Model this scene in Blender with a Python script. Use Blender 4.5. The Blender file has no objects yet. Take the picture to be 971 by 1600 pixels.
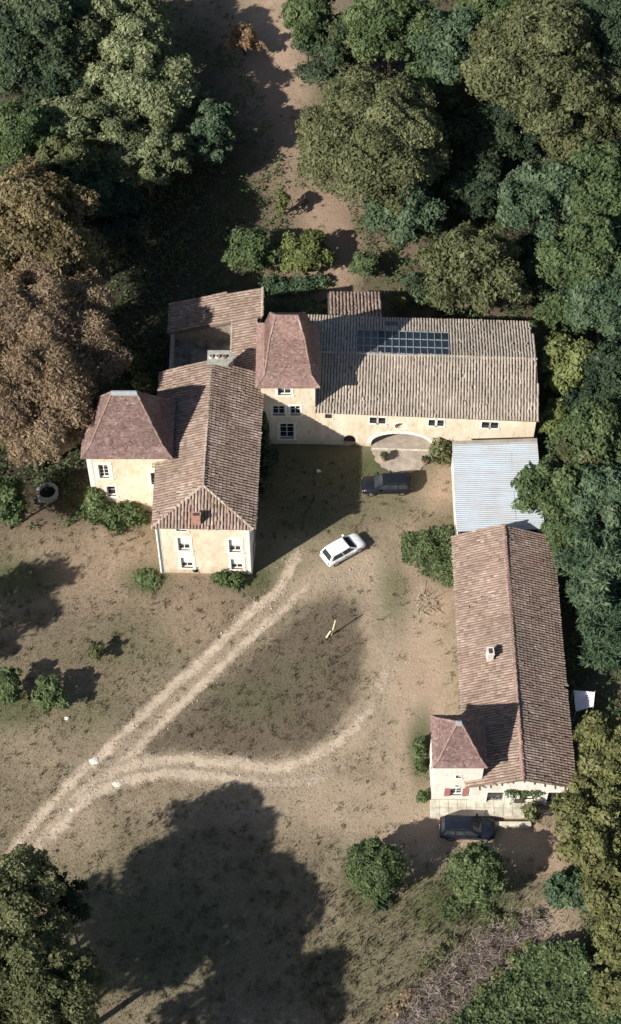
import bpy, math, random
import numpy as np
from mathutils import Vector, Matrix

random.seed(7)
RNG = np.random.default_rng(7)
SC = bpy.context.scene
COL = SC.collection

# ------------------------------------------------------------------ camera, sky, sun, exposure
TILT = math.radians(34.0)
FPX = 2900.0
DIST = FPX / 17.3
CAM = np.array([0.0, -DIST * math.sin(TILT), DIST * math.cos(TILT)])
cd = bpy.data.cameras.new('camera')
cd.sensor_fit = 'VERTICAL'
cd.angle = 2 * math.atan(800.0 / FPX)
cd.clip_end = 6000
cam = bpy.data.objects.new('camera', cd)
cam.location = CAM
cam.rotation_euler = (TILT, 0, 0)
COL.objects.link(cam)
SC.camera = cam

SUN_EL = math.radians(33.7)
SUN_H = (-0.80, -0.60)
world = bpy.data.worlds.new('World')
SC.world = world
world.use_nodes = True
wn = world.node_tree
sky = wn.nodes.new('ShaderNodeTexSky')
sky.sky_type = 'NISHITA'
sky.sun_disc = False
sky.sun_elevation = SUN_EL
sky.sun_rotation = math.atan2(SUN_H[0], SUN_H[1])
wn.links.new(sky.outputs[0], wn.nodes['Background'].inputs[0])
wn.nodes['Background'].inputs[1].default_value = 0.062
sl = bpy.data.lights.new('sun', 'SUN')
sl.energy = 4.8
sl.angle = math.radians(0.6)
sl.color = (1.0, 0.955, 0.89)
sun = bpy.data.objects.new('sun', sl)
sdir = Vector((SUN_H[0] * math.cos(SUN_EL), SUN_H[1] * math.cos(SUN_EL), math.sin(SUN_EL)))
sun.rotation_euler = (-sdir).to_track_quat('-Z', 'Y').to_euler()
COL.objects.link(sun)
SC.view_settings.view_transform = 'Standard'
SC.view_settings.look = 'None'
SC.view_settings.exposure = 0.80
SC.view_settings.gamma = 1.0
SC.view_settings.use_curve_mapping = False
SC.cycles.max_bounces = 6
SC.cycles.transparent_max_bounces = 8


def gp(px, py, z=0.0):
    """surveyed position: where the sight line of a photo point meets height z"""
    a = (px - 485.5) / FPX
    b = -(py - 800.0) / FPX
    d = np.array([a, math.sin(TILT) + b * math.cos(TILT), -math.cos(TILT) + b * math.sin(TILT)])
    k = (z - CAM[2]) / d[2]
    p = CAM + k * d
    return float(p[0]), float(p[1])


def scale_at(px, py, z=0.0):
    x, y = gp(px, py, z)
    dep = (y - CAM[1]) * math.sin(TILT) - (z - CAM[2]) * math.cos(TILT)
    return FPX / dep


def pj(x, y, z=0.0):
    dy = y - CAM[1]
    dz = z - CAM[2]
    dep = dy * math.sin(TILT) - dz * math.cos(TILT)
    u = dy * math.cos(TILT) + dz * math.sin(TILT)
    return 485.5 + FPX * x / dep, 800 - FPX * u / dep


# ------------------------------------------------------------------ materials
MATS = {}


def nodes_of(name):
    m = bpy.data.materials.new(name)
    m.use_nodes = True
    nt = m.node_tree
    return m, nt, nt.nodes['Principled BSDF']


def N(nt, t, **kw):
    n = nt.nodes.new(t)
    for k, v in kw.items():
        setattr(n, k, v)
    return n


def noise(nt, scale, detail=4, rough=.6, vec=None):
    n = N(nt, 'ShaderNodeTexNoise')
    n.inputs['Scale'].default_value = scale
    n.inputs['Detail'].default_value = detail
    n.inputs['Roughness'].default_value = rough
    if vec is not None:
        nt.links.new(vec, n.inputs['Vector'])
    return n.outputs['Fac']


def ramp(nt, fac, stops):
    r = N(nt, 'ShaderNodeValToRGB')
    e = r.color_ramp.elements
    while len(e) < len(stops):
        e.new(.5)
    for el, (p, c) in zip(e, stops):
        el.position = p
        el.color = (*c, 1)
    nt.links.new(fac, r.inputs[0])
    return r.outputs[0]


def mixc(nt, fac, a, b, mode='MIX'):
    m = N(nt, 'ShaderNodeMix', data_type='RGBA', blend_type=mode)
    for i, v in ((0, fac), (6, a), (7, b)):
        if hasattr(v, 'links') or hasattr(v, 'is_linked'):
            nt.links.new(v, m.inputs[i])
        elif i == 0:
            m.inputs[0].default_value = v
        else:
            m.inputs[i].default_value = (*v, 1)
    return m.outputs[2]


def mathn(nt, op, a, b=0.0, clamp=False):
    m = N(nt, 'ShaderNodeMath', operation=op, use_clamp=clamp)
    for i, v in ((0, a), (1, b)):
        if hasattr(v, 'is_linked'):
            nt.links.new(v, m.inputs[i])
        else:
            m.inputs[i].default_value = v
    return m.outputs[0]


def attr(nt, name):
    a = N(nt, 'ShaderNodeAttribute', attribute_name=name)
    return a.outputs['Fac']


def bump(nt, b, h, strength=.4, dist=.05):
    n = N(nt, 'ShaderNodeBump')
    n.inputs['Strength'].default_value = strength
    n.inputs['Distance'].default_value = dist
    nt.links.new(h, n.inputs['Height'])
    nt.links.new(n.outputs[0], b.inputs['Normal'])


def geo_pos(nt):
    return N(nt, 'ShaderNodeNewGeometry').outputs['Position']


def simple(name, col, rough=.8, var=.12, scale=3.0, metal=0.0, bumps=0.0, spec=.3):
    m, nt, b = nodes_of(name)
    pos = geo_pos(nt)
    f = noise(nt, scale, 5, .65, pos)
    lo = tuple(c * (1 - var * 1.6) for c in col)
    hi = tuple(min(1, c * (1 + var * 1.2)) for c in col)
    nt.links.new(ramp(nt, f, [(.3, lo), (.7, hi)]), b.inputs['Base Color'])
    b.inputs['Roughness'].default_value = rough
    b.inputs['Metallic'].default_value = metal
    b.inputs['Specular IOR Level'].default_value = spec
    if bumps:
        bump(nt, b, noise(nt, scale * 4, 4, .6, pos), bumps, .03)
    MATS[name] = m
    return m


def plaster(name, base, stain, pale):
    m, nt, b = nodes_of(name)
    pos = geo_pos(nt)
    mp = N(nt, 'ShaderNodeMapping')
    mp.inputs['Scale'].default_value = (1, 1, .35)
    nt.links.new(pos, mp.inputs[0])
    f1 = noise(nt, .55, 5, .7, mp.outputs[0])
    f2 = noise(nt, 2.6, 6, .7, mp.outputs[0])
    f3 = noise(nt, 9, 3, .6, pos)
    c = ramp(nt, f1, [(.32, base), (.62, pale)])
    s = ramp(nt, f2, [(.50, (0, 0, 0)), (.70, (1, 1, 1))])
    c = mixc(nt, mathn(nt, 'MULTIPLY', s, .7), c, stain)
    # grime rising from the ground
    sep = N(nt, 'ShaderNodeSeparateXYZ')
    nt.links.new(pos, sep.inputs[0])
    low = N(nt, 'ShaderNodeMapRange')
    nt.links.new(sep.outputs[2], low.inputs[0])
    for i, v in ((1, 0.0), (2, 1.3), (3, .75), (4, 0.0)):
        low.inputs[i].default_value = v
    c = mixc(nt, mathn(nt, 'MULTIPLY', low.outputs[0], f2, True), c, tuple(x * .62 for x in stain))
    nt.links.new(c, b.inputs['Base Color'])
    b.inputs['Roughness'].default_value = .92
    b.inputs['Specular IOR Level'].default_value = .15
    bump(nt, b, f3, .45, .04)
    MATS[name] = m


def tile_mat(name, stops, lichen, moss, lich_amt=.55):
    m, nt, b = nodes_of(name)
    pos = geo_pos(nt)
    t = attr(nt, 'tint')
    big = noise(nt, .5, 5, .7, pos)
    fine = noise(nt, 7, 4, .7, pos)
    f = mathn(nt, 'ADD', mathn(nt, 'MULTIPLY', t, .62), mathn(nt, 'MULTIPLY', big, .5))
    f = mathn(nt, 'SUBTRACT', f, .06)
    c = ramp(nt, f, stops)
    l = ramp(nt, fine, [(.55, (0, 0, 0)), (.72, (1, 1, 1))])
    c = mixc(nt, mathn(nt, 'MULTIPLY', l, lich_amt), c, lichen)
    g = ramp(nt, noise(nt, .28, 6, .75, pos), [(.46, (0, 0, 0)), (.66, (1, 1, 1))])
    c = mixc(nt, mathn(nt, 'MULTIPLY', g, .5), c, moss)
    nt.links.new(c, b.inputs['Base Color'])
    b.inputs['Roughness'].default_value = .95
    b.inputs['Specular IOR Level'].default_value = .1
    bump(nt, b, fine, .4, .02)
    MATS[name] = m


def leaf_mat(name, dark, mid, light, trans=.34):
    m = bpy.data.materials.new(name)
    m.use_nodes = True
    nt = m.node_tree
    nt.nodes.remove(nt.nodes['Principled BSDF'])
    pos = geo_pos(nt)
    t = attr(nt, 'tint')
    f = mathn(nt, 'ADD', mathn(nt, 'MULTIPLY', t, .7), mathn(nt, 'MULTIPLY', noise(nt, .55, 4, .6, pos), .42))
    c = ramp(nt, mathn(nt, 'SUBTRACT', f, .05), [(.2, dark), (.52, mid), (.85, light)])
    d = N(nt, 'ShaderNodeBsdfDiffuse')
    tr = N(nt, 'ShaderNodeBsdfTranslucent')
    nt.links.new(c, d.inputs[0])
    nt.links.new(mixc(nt, 1.0, c, (1.0, 1.0, .6), 'MULTIPLY'), tr.inputs[0])
    mx = N(nt, 'ShaderNodeMixShader')
    mx.inputs[0].default_value = trans
    nt.links.new(d.outputs[0], mx.inputs[1])
    nt.links.new(tr.outputs[0], mx.inputs[2])
    nt.links.new(mx.outputs[0], nt.nodes['Material Output'].inputs[0])
    MATS[name] = m


plaster('plaster_cream', (.585, .475, .335), (.40, .285, .18), (.71, .62, .485))
plaster('plaster_white', (.63, .57, .48), (.45, .39, .31), (.73, .69, .61))
plaster('stone_rubble', (.24, .21, .17), (.15, .125, .10), (.32, .28, .23))
simple('stone_white', (.74, .70, .63), .85, .10, 4, bumps=.2)
simple('stone_grey', (.30, .295, .25), .95, .22, 2.2, bumps=.4)
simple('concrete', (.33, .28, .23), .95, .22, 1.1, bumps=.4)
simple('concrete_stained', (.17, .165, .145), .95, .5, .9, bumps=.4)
simple('terrace_stone', (.50, .46, .37), .95, .22, 1.6, bumps=.3)
simple('wood_dark', (.06, .05, .045), .8, .3, 5)
simple('wood_grey', (.25, .24, .23), .9, .25, 5)
simple('wood_pale', (.62, .56, .33), .8, .2, 6)
simple('paint_white', (.72, .70, .66), .6, .08, 5)
simple('paint_red', (.36, .14, .12), .7, .2, 5)
simple('zinc', (.36, .37, .38), .5, .15, 3, metal=.4)
simple('brick_red', (.36, .19, .14), .95, .25, 5, bumps=.4)
simple('bark', (.10, .075, .055), .95, .35, 4, bumps=.6)
simple('black_iron', (.03, .03, .03), .6, .2, 5)
simple('rubber', (.02, .02, .02), .8, .1, 5)
simple('rim_metal', (.45, .45, .46), .35, .1, 5, metal=.8)
simple('lamp_red', (.25, .02, .02), .25, .1, 5)
simple('lamp_clear', (.6, .6, .6), .15, .1, 5)
simple('plate_white', (.7, .7, .66), .5, .05, 5)
simple('canvas_white', (.74, .66, .68), .85, .08, 1.5, bumps=.2)
simple('terracotta', (.30, .16, .11), .9, .2, 6)
simple('pale_stone', (.60, .54, .46), .9, .15, 5, bumps=.4)
simple('dry_twig', (.40, .34, .24), .9, .25, 3)
simple('brush_twig', (.25, .20, .175), .95, .35, 1.2)


def glassy(name, col, rough=.08):
    m, nt, b = nodes_of(name)
    f = noise(nt, 1.3, 3, .5, geo_pos(nt))
    nt.links.new(ramp(nt, f, [(.3, tuple(c * .7 for c in col)), (.7, tuple(c * 1.3 for c in col))]), b.inputs['Base Color'])
    b.inputs['Roughness'].default_value = rough
    b.inputs['Specular IOR Level'].default_value = .5
    MATS[name] = m


glassy('glass_dark', (.018, .02, .024))
glassy('glass_car', (.03, .035, .04), .05)
glassy('glass_roof', (.012, .022, .028), .12)
glassy('glass_frosted', (.075, .07, .064), .35)


def carpaint(name, col):
    m, nt, b = nodes_of(name)
    f = noise(nt, 2.5, 4, .6, geo_pos(nt))
    nt.links.new(ramp(nt, f, [(.3, tuple(c * .85 for c in col)), (.7, tuple(min(1, c * 1.1) for c in col))]), b.inputs['Base Color'])
    b.inputs['Roughness'].default_value = .3
    b.inputs['Coat Weight'].default_value = .05
    b.inputs['Specular IOR Level'].default_value = .22
    b.inputs['Coat Roughness'].default_value = .08
    MATS[name] = m


carpaint('paint_black', (.012, .014, .018))
carpaint('paint_navy', (.010, .013, .022))
carpaint('paint_car_white', (.72, .72, .72))

tile_mat('tile_canal', [(.12, (.11, .072, .058)), (.34, (.195, .132, .105)), (.56, (.31, .225, .18)), (.8, (.45, .36, .29))],
         (.40, .35, .27), (.15, .125, .085))
tile_mat('tile_barn', [(.12, (.20, .16, .125)), (.34, (.29, .24, .19)), (.56, (.385, .325, .26)), (.8, (.49, .43, .355))],
         (.43, .39, .32), (.20, .18, .14))
tile_mat('tile_flat', [(.12, (.085, .05, .045)), (.36, (.16, .095, .085)), (.6, (.235, .155, .14)), (.85, (.34, .26, .235))],
         (.36, .31, .28), (.13, .10, .085), .6)
tile_mat('tile_rosy', [(.12, (.11, .062, .052)), (.36, (.20, .118, .10)), (.6, (.275, .178, .152)), (.85, (.36, .275, .24))],
         (.36, .28, .25), (.17, .13, .11), .5)
tile_mat('tile_under', [(.2, (.11, .08, .064)), (.5, (.16, .118, .095)), (.8, (.20, .15, .12))], (.15, .125, .10), (.09, .075, .055), .3)  # darkened deck, paints the shade lines between the cover tiles
tile_mat('tile_ridge', [(.1, (.22, .12, .095)), (.5, (.34, .20, .16)), (.9, (.42, .30, .24))], (.40, .33, .27), (.25, .18, .14), .4)
tile_mat('tile_ridge_pale', [(.1, (.30, .24, .18)), (.5, (.42, .35, .27)), (.9, (.52, .45, .36))], (.45, .40, .33), (.30, .26, .2), .4)

leaf_mat('leaf_olive', (0.081, 0.090, 0.042), (0.148, 0.159, 0.079), (0.250, 0.261, 0.137))
leaf_mat('leaf_green', (0.057, 0.086, 0.038), (0.107, 0.146, 0.066), (0.203, 0.249, 0.117))
leaf_mat('leaf_dark', (0.039, 0.059, 0.036), (0.073, 0.101, 0.058), (0.137, 0.174, 0.095))
leaf_mat('leaf_bluegreen', (0.053, 0.084, 0.049), (0.095, 0.140, 0.081), (0.174, 0.226, 0.134))
leaf_mat('leaf_light', (0.104, 0.125, 0.045), (0.176, 0.202, 0.076), (0.279, 0.308, 0.130))
leaf_mat('leaf_cedar', (0.076, 0.092, 0.047), (0.166, 0.188, 0.097), (0.332, 0.360, 0.199))
leaf_mat('leaf_brown', (0.133, 0.096, 0.059), (0.230, 0.168, 0.110), (0.365, 0.283, 0.195))
leaf_mat('leaf_gold', (0.110, 0.088, 0.046), (0.187, 0.152, 0.083), (0.307, 0.255, 0.149))
leaf_mat('leaf_rust', (0.187, 0.116, 0.071), (0.277, 0.186, 0.117), (0.393, 0.285, 0.185))
leaf_mat('leaf_yellowolive', (0.100, 0.104, 0.042), (0.172, 0.176, 0.075), (0.266, 0.269, 0.128))


def corrugated_mat():
    m, nt, b = nodes_of('corrugated')
    pos = geo_pos(nt)
    f = noise(nt, .45, 5, .7, pos)
    f2 = noise(nt, 5, 4, .7, pos)
    c = ramp(nt, f, [(.34, (.42, .43, .44)), (.5, (.43, .50, .54)), (.7, (.46, .54, .59))])
    mp = N(nt, 'ShaderNodeMapping')
    mp.inputs['Scale'].default_value = (.16, 2.4, 1)
    nt.links.new(pos, mp.inputs[0])
    st = ramp(nt, noise(nt, 1.6, 6, .75, mp.outputs[0]), [(.46, (0, 0, 0)), (.72, (1, 1, 1))])
    c = mixc(nt, mathn(nt, 'MULTIPLY', st, .55), c, (.33, .29, .255))
    c = mixc(nt, mathn(nt, 'MULTIPLY', f2, .35), c, (.36, .32, .30))
    nt.links.new(c, b.inputs['Base Color'])
    b.inputs['Roughness'].default_value = .55
    b.inputs['Metallic'].default_value = .15
    MATS['corrugated'] = m


corrugated_mat()


def ground_mat():
    m, nt, b = nodes_of('ground_dry_grass')
    pos = geo_pos(nt)
    big = noise(nt, .16, 6, .65, pos)
    mid = noise(nt, .75, 8, .74, pos)
    fine = noise(nt, 5.5, 5, .75, pos)
    c = ramp(nt, mid, [(.24, (.132, .106, .071)), (.5, (.205, .166, .113)), (.76, (.290, .240, .168))])
    c = mixc(nt, ramp(nt, big, [(.42, (0, 0, 0)), (.62, (.55, .55, .55))]), c, (.142, .118, .072))
    wob = mathn(nt, 'MULTIPLY', mathn(nt, 'ADD', mathn(nt, 'MULTIPLY', mid, 1.3), mathn(nt, 'MULTIPLY', fine, .9)), .95)
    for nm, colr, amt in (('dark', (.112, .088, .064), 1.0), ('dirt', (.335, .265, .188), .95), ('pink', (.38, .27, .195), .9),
                          ('green', (.085, .095, .045), .95), ('humus_shade', (.045, .037, .028), 1.15)):
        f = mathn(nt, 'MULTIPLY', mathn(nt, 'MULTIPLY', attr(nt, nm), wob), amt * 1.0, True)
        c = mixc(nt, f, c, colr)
    sp = ramp(nt, noise(nt, 11, 3, .8, pos), [(.3, (.68, .68, .68)), (.5, (1, 1, 1)), (.72, (1.25, 1.23, 1.18))])
    c = mixc(nt, 1.0, c, sp, 'MULTIPLY')
    nt.links.new(c, b.inputs['Base Color'])
    b.inputs['Roughness'].default_value = 1.0
    b.inputs['Specular IOR Level'].default_value = .05
    bump(nt, b, mathn(nt, 'ADD', fine, mathn(nt, 'MULTIPLY', mid, 1.5)), .7, .10)
    MATS['ground'] = m


ground_mat()


def drive_mat():
    m, nt, b = nodes_of('drive_gravel')
    pos = geo_pos(nt)
    mid = noise(nt, .8, 6, .7, pos)
    fine = noise(nt, 6, 5, .8, pos)
    c = ramp(nt, mid, [(.3, (.36, .285, .205)), (.7, (.55, .455, .345))])
    c = mixc(nt, mathn(nt, 'MULTIPLY', fine, .5), c, (.34, .265, .185))
    nt.links.new(c, b.inputs['Base Color'])
    b.inputs['Roughness'].default_value = 1
    b.inputs['Specular IOR Level'].default_value = .05
    bump(nt, b, fine, .4, .05)
    e = attr(nt, 'edge')
    n2 = mathn(nt, 'ADD', mathn(nt, 'MULTIPLY', mid, 1.1), mathn(nt, 'MULTIPLY', noise(nt, 3.2, 6, .8, pos), 1.5))
    a = mathn(nt, 'MULTIPLY', mathn(nt, 'SUBTRACT', mathn(nt, 'ADD', mathn(nt, 'MULTIPLY', e, 1.35), n2), 1.78), 1.3, True)
    tr = N(nt, 'ShaderNodeBsdfTransparent')
    mx = N(nt, 'ShaderNodeMixShader')
    nt.links.new(a, mx.inputs[0])
    nt.links.new(tr.outputs[0], mx.inputs[1])
    nt.links.new(b.outputs[0], mx.inputs[2])
    nt.links.new(mx.outputs[0], nt.nodes['Material Output'].inputs[0])
    MATS['drive'] = m


drive_mat()

# ------------------------------------------------------------------ object helpers
ORG = {}


def tag(o, label=None, cat=None, group=None, kind=None):
    if label:
        o['label'] = label
    if cat:
        o['category'] = cat
    if group:
        o['group'] = group
    if kind:
        o['kind'] = kind
    return o


def empty(name, loc, label, cat, group=None, rz=0.0):
    o = bpy.data.objects.new(name, None)
    COL.objects.link(o)
    o.location = loc
    o.rotation_euler = (0, 0, rz)
    o.empty_display_size = .3
    ORG[o.name] = np.array(loc, float)
    return tag(o, label, cat, group)


class MB:
    def __init__(self):
        self.v = []
        self.f = []
        self.t = []      # tint per vertex
        self.n = 0

    def add(self, verts, faces, tint=None):
        b = self.n
        verts = [tuple(map(float, p)) for p in verts]
        self.v += verts
        self.t += [tint if tint is not None else .5] * len(verts)
        self.f += [tuple(i + b for i in fc) for fc in faces]
        self.n += len(verts)
        return self

    def arr(self, V, Fq, T=None):
        """bulk numpy: V (n,3), Fq list of index arrays"""
        b = self.n
        self.v += V.tolist()
        self.t += (T.tolist() if T is not None else [.5] * len(V))
        self.f += (Fq + b).tolist()
        self.n += len(V)
        return self

    def box(self, c, s, rz=0.0, tilt=None):
        x, y, z = (k / 2 for k in s)
        P = [(-x, -y, -z), (x, -y, -z), (x, y, -z), (-x, y, -z), (-x, -y, z), (x, -y, z), (x, y, z), (-x, y, z)]
        M = Matrix.Rotation(rz, 3, 'Z')
        if tilt is not None:
            M = M @ tilt
        P = [M @ Vector(p) + Vector(c) for p in P]
        return self.add(P, [(0, 3, 2, 1), (4, 5, 6, 7), (0, 1, 5, 4), (1, 2, 6, 5), (2, 3, 7, 6), (3, 0, 4, 7)])

    def tube(self, pts, rad, seg=8, caps=True):
        pts = [Vector(p) for p in pts]
        rad = list(rad) if hasattr(rad, '__len__') else [rad] * len(pts)
        V = []
        for i, p in enumerate(pts):
            d = (pts[min(i + 1, len(pts) - 1)] - pts[max(i - 1, 0)]).normalized()
            u = d.orthogonal().normalized()
            if abs(d.z) > .3:
                u = d.cross(Vector((0, 1, 0)))
                u.normalize()
            w = d.cross(u)
            for k in range(seg):
                a = 2 * math.pi * k / seg
                V.append(p + (u * math.cos(a) + w * math.sin(a)) * rad[i])
        Fc = []
        for i in range(len(pts) - 1):
            for k in range(seg):
                k2 = (k + 1) % seg
                Fc.append((i * seg + k, i * seg + k2, (i + 1) * seg + k2, (i + 1) * seg + k))
        if caps:
            Fc.append(tuple(range(seg))[::-1])
            Fc.append(tuple((len(pts) - 1) * seg + k for k in range(seg)))
        return self.add(V, Fc)

    def poly_slab(self, poly, th):
        """3D planar polygon (top), extruded down by th"""
        n = len(poly)
        V = [tuple(p) for p in poly] + [(p[0], p[1], p[2] - th) for p in poly]
        Fc = [tuple(range(n)), tuple(range(2 * n - 1, n - 1, -1))]
        for i in range(n):
            j = (i + 1) % n
            Fc.append((i, i + n, j + n, j))
        return self.add(V, Fc)

    def build(self, name, mat, parent=None, origin=None, smooth=False, kind=None, tint=False):
        me = bpy.data.meshes.new(name)
        V = np.array(self.v, float).reshape(-1, 3)
        if parent is not None:
            org = ORG.get(parent.name, np.zeros(3))
        else:
            org = np.array(origin if origin is not None else (0, 0, 0), float)
        V = V - org
        me.from_pydata(V.tolist(), [], self.f)
        if tint:
            a = me.attributes.new('tint', 'FLOAT', 'POINT')
            a.data.foreach_set('value', np.array(self.t, np.float32))
        me.materials.append(MATS[mat] if isinstance(mat, str) else mat)
        if smooth:
            me.polygons.foreach_set('use_smooth', [True] * len(me.polygons))
        me.update()
        o = bpy.data.objects.new(name, me)
        COL.objects.link(o)
        if parent is not None:
            o.parent = parent
        else:
            o.location = org
        ORG[o.name] = org
        if kind:
            o['kind'] = kind
        return o


def bulk_mesh(name, V, Q, attrs, mat, parent=None, origin=(0, 0, 0)):
    """V (n,3) float, Q (m,k) faces of equal size k"""
    org = ORG.get(parent.name) if parent is not None else np.array(origin, float)
    V = np.asarray(V, np.float32) - org.astype(np.float32)
    me = bpy.data.meshes.new(name)
    me.vertices.add(len(V))
    me.vertices.foreach_set('co', V.ravel())
    k = Q.shape[1]
    me.loops.add(Q.size)
    me.loops.foreach_set('vertex_index', Q.ravel().astype(np.int32))
    me.polygons.add(len(Q))
    me.polygons.foreach_set('loop_start', np.arange(0, Q.size, k, dtype=np.int32))
    me.polygons.foreach_set('loop_total', np.full(len(Q), k, np.int32))
    for nm, a in attrs.items():
        at = me.attributes.new(nm, 'FLOAT', 'POINT')
        at.data.foreach_set('value', np.asarray(a, np.float32))
    me.materials.append(MATS[mat])
    me.update(calc_edges=True)
    o = bpy.data.objects.new(name, me)
    COL.objects.link(o)
    if parent is not None:
        o.parent = parent
    else:
        o.location = org
    ORG[o.name] = org
    return o


def in_poly(U, V, poly):
    ins = np.zeros(U.shape, bool)
    n = len(poly)
    for i in range(n):
        x1, y1 = poly[i]
        x2, y2 = poly[(i + 1) % n]
        c = ((y1 > V) != (y2 > V)) & (U < (x2 - x1) * (V - y1) / (y2 - y1 + 1e-12) + x1)
        ins ^= c
    return ins


# ------------------------------------------------------------------ ground
# patches of the lawn, in photo pixels: kind, cx, cy, rx, ry, weight
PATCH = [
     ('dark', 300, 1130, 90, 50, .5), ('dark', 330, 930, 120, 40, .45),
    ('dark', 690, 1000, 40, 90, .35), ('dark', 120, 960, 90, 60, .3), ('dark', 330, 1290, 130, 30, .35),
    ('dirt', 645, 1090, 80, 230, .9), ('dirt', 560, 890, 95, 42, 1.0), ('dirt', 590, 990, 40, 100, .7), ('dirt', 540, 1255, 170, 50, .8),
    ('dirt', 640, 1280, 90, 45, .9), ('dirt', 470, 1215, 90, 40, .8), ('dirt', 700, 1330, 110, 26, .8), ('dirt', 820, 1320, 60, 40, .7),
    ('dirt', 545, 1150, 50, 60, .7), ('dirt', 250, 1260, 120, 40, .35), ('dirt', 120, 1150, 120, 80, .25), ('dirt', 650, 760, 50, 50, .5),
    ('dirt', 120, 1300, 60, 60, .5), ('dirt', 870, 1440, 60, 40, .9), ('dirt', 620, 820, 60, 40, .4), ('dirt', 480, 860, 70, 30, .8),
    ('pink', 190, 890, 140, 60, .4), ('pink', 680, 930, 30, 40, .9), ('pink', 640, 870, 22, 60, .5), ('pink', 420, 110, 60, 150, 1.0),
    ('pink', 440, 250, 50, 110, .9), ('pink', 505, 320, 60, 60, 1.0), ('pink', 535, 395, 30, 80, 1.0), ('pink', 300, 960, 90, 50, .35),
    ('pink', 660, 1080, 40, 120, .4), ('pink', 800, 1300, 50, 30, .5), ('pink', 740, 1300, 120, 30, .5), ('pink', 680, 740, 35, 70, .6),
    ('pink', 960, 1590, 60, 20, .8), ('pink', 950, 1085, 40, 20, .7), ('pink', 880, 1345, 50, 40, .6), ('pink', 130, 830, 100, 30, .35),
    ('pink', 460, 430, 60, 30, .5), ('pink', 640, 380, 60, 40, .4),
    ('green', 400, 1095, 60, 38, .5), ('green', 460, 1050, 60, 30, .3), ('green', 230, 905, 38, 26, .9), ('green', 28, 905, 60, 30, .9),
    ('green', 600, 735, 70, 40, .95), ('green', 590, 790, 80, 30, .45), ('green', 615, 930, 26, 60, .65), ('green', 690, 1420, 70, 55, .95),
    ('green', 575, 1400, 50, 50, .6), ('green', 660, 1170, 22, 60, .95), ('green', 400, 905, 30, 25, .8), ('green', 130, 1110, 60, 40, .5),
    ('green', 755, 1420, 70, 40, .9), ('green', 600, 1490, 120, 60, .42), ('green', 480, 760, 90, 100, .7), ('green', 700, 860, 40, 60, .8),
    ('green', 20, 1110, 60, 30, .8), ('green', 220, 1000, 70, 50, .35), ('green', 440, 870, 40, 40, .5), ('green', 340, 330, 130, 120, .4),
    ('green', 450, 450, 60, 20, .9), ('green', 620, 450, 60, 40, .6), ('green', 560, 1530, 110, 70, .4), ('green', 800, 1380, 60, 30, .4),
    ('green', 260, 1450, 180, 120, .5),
    ('humus_shade', 150, 350, 260, 330, .85), ('humus_shade', 60, 700, 150, 110, .9), ('humus_shade', 820, 200, 260, 330, .8), ('humus_shade', 920, 700, 90, 420, .9),  # dark woodland floor, with the trees' cast shade painted into it
    ('humus_shade', 230, 560, 90, 90, .8), ('humus_shade', 960, 1300, 60, 260, .6), ('humus_shade', 800, 440, 180, 110, .5), ('humus_shade', 870, 1545, 120, 60, .7),
]
RING = [([(20, 1350), (150, 1205), (300, 1065), (430, 950), (480, 900)], 20, .7),
        ([(150, 1212), (220, 1200), (300, 1198), (420, 1210), (500, 1192), (560, 1145), (600, 1080), (618, 1010), (612, 950), (580, 905), (520, 893), (460, 915)], 34, 1.0),
        ([(500, 1215), (580, 1240), (650, 1285), (720, 1325), (840, 1318)], 34, .9), ([(640, 1060), (655, 1150), (640, 1250)], 45, .8)]
OVAL = [(215, 1172), (300, 1172), (400, 1184), (465, 1176), (518, 1146), (556, 1085), (572, 1015), (560, 955), (530, 932), (492, 942), (440, 988), (360, 1058), (285, 1120)]
KINDS5 = ('dark', 'dirt', 'pink', 'green', 'humus_shade')


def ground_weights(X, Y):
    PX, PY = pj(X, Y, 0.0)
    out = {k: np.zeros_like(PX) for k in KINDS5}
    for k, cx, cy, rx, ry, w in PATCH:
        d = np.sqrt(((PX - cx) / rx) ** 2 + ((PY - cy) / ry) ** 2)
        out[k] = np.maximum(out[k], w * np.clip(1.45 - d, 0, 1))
    for pts, wd, wt in RING:
        for (ax, ay), (bx, by) in zip(pts[:-1], pts[1:]):
            t = np.clip(((PX - ax) * (bx - ax) + (PY - ay) * (by - ay)) / ((bx - ax) ** 2 + (by - ay) ** 2), 0, 1)
            d = np.hypot(PX - ax - t * (bx - ax), (PY - ay - t * (by - ay)) * 1.15)
            out['dirt'] = np.maximum(out['dirt'], wt * np.clip(1.3 - d / wd, 0, 1))
    # the oval lawn inside the loop of the drive
    sd = np.full(PX.shape, 1e9)
    for (ax, ay), (bx, by) in zip(OVAL, OVAL[1:] + OVAL[:1]):
        t = np.clip(((PX - ax) * (bx - ax) + (PY - ay) * (by - ay)) / ((bx - ax) ** 2 + (by - ay) ** 2), 0, 1)
        sd = np.minimum(sd, np.hypot(PX - ax - t * (bx - ax), PY - ay - t * (by - ay)))
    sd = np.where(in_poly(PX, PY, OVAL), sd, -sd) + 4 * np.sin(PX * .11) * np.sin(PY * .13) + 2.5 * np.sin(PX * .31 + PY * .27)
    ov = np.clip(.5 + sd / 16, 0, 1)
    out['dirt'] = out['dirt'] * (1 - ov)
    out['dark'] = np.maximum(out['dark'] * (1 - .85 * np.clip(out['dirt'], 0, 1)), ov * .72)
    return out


def wave(X, Y):
    return (.05 * np.sin(X * .31 + 1) * np.cos(Y * .23) + .025 * np.sin(X * .9 + Y * .7) + .018 * np.sin(X * 1.9 - Y * 1.3 + 2))


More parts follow.
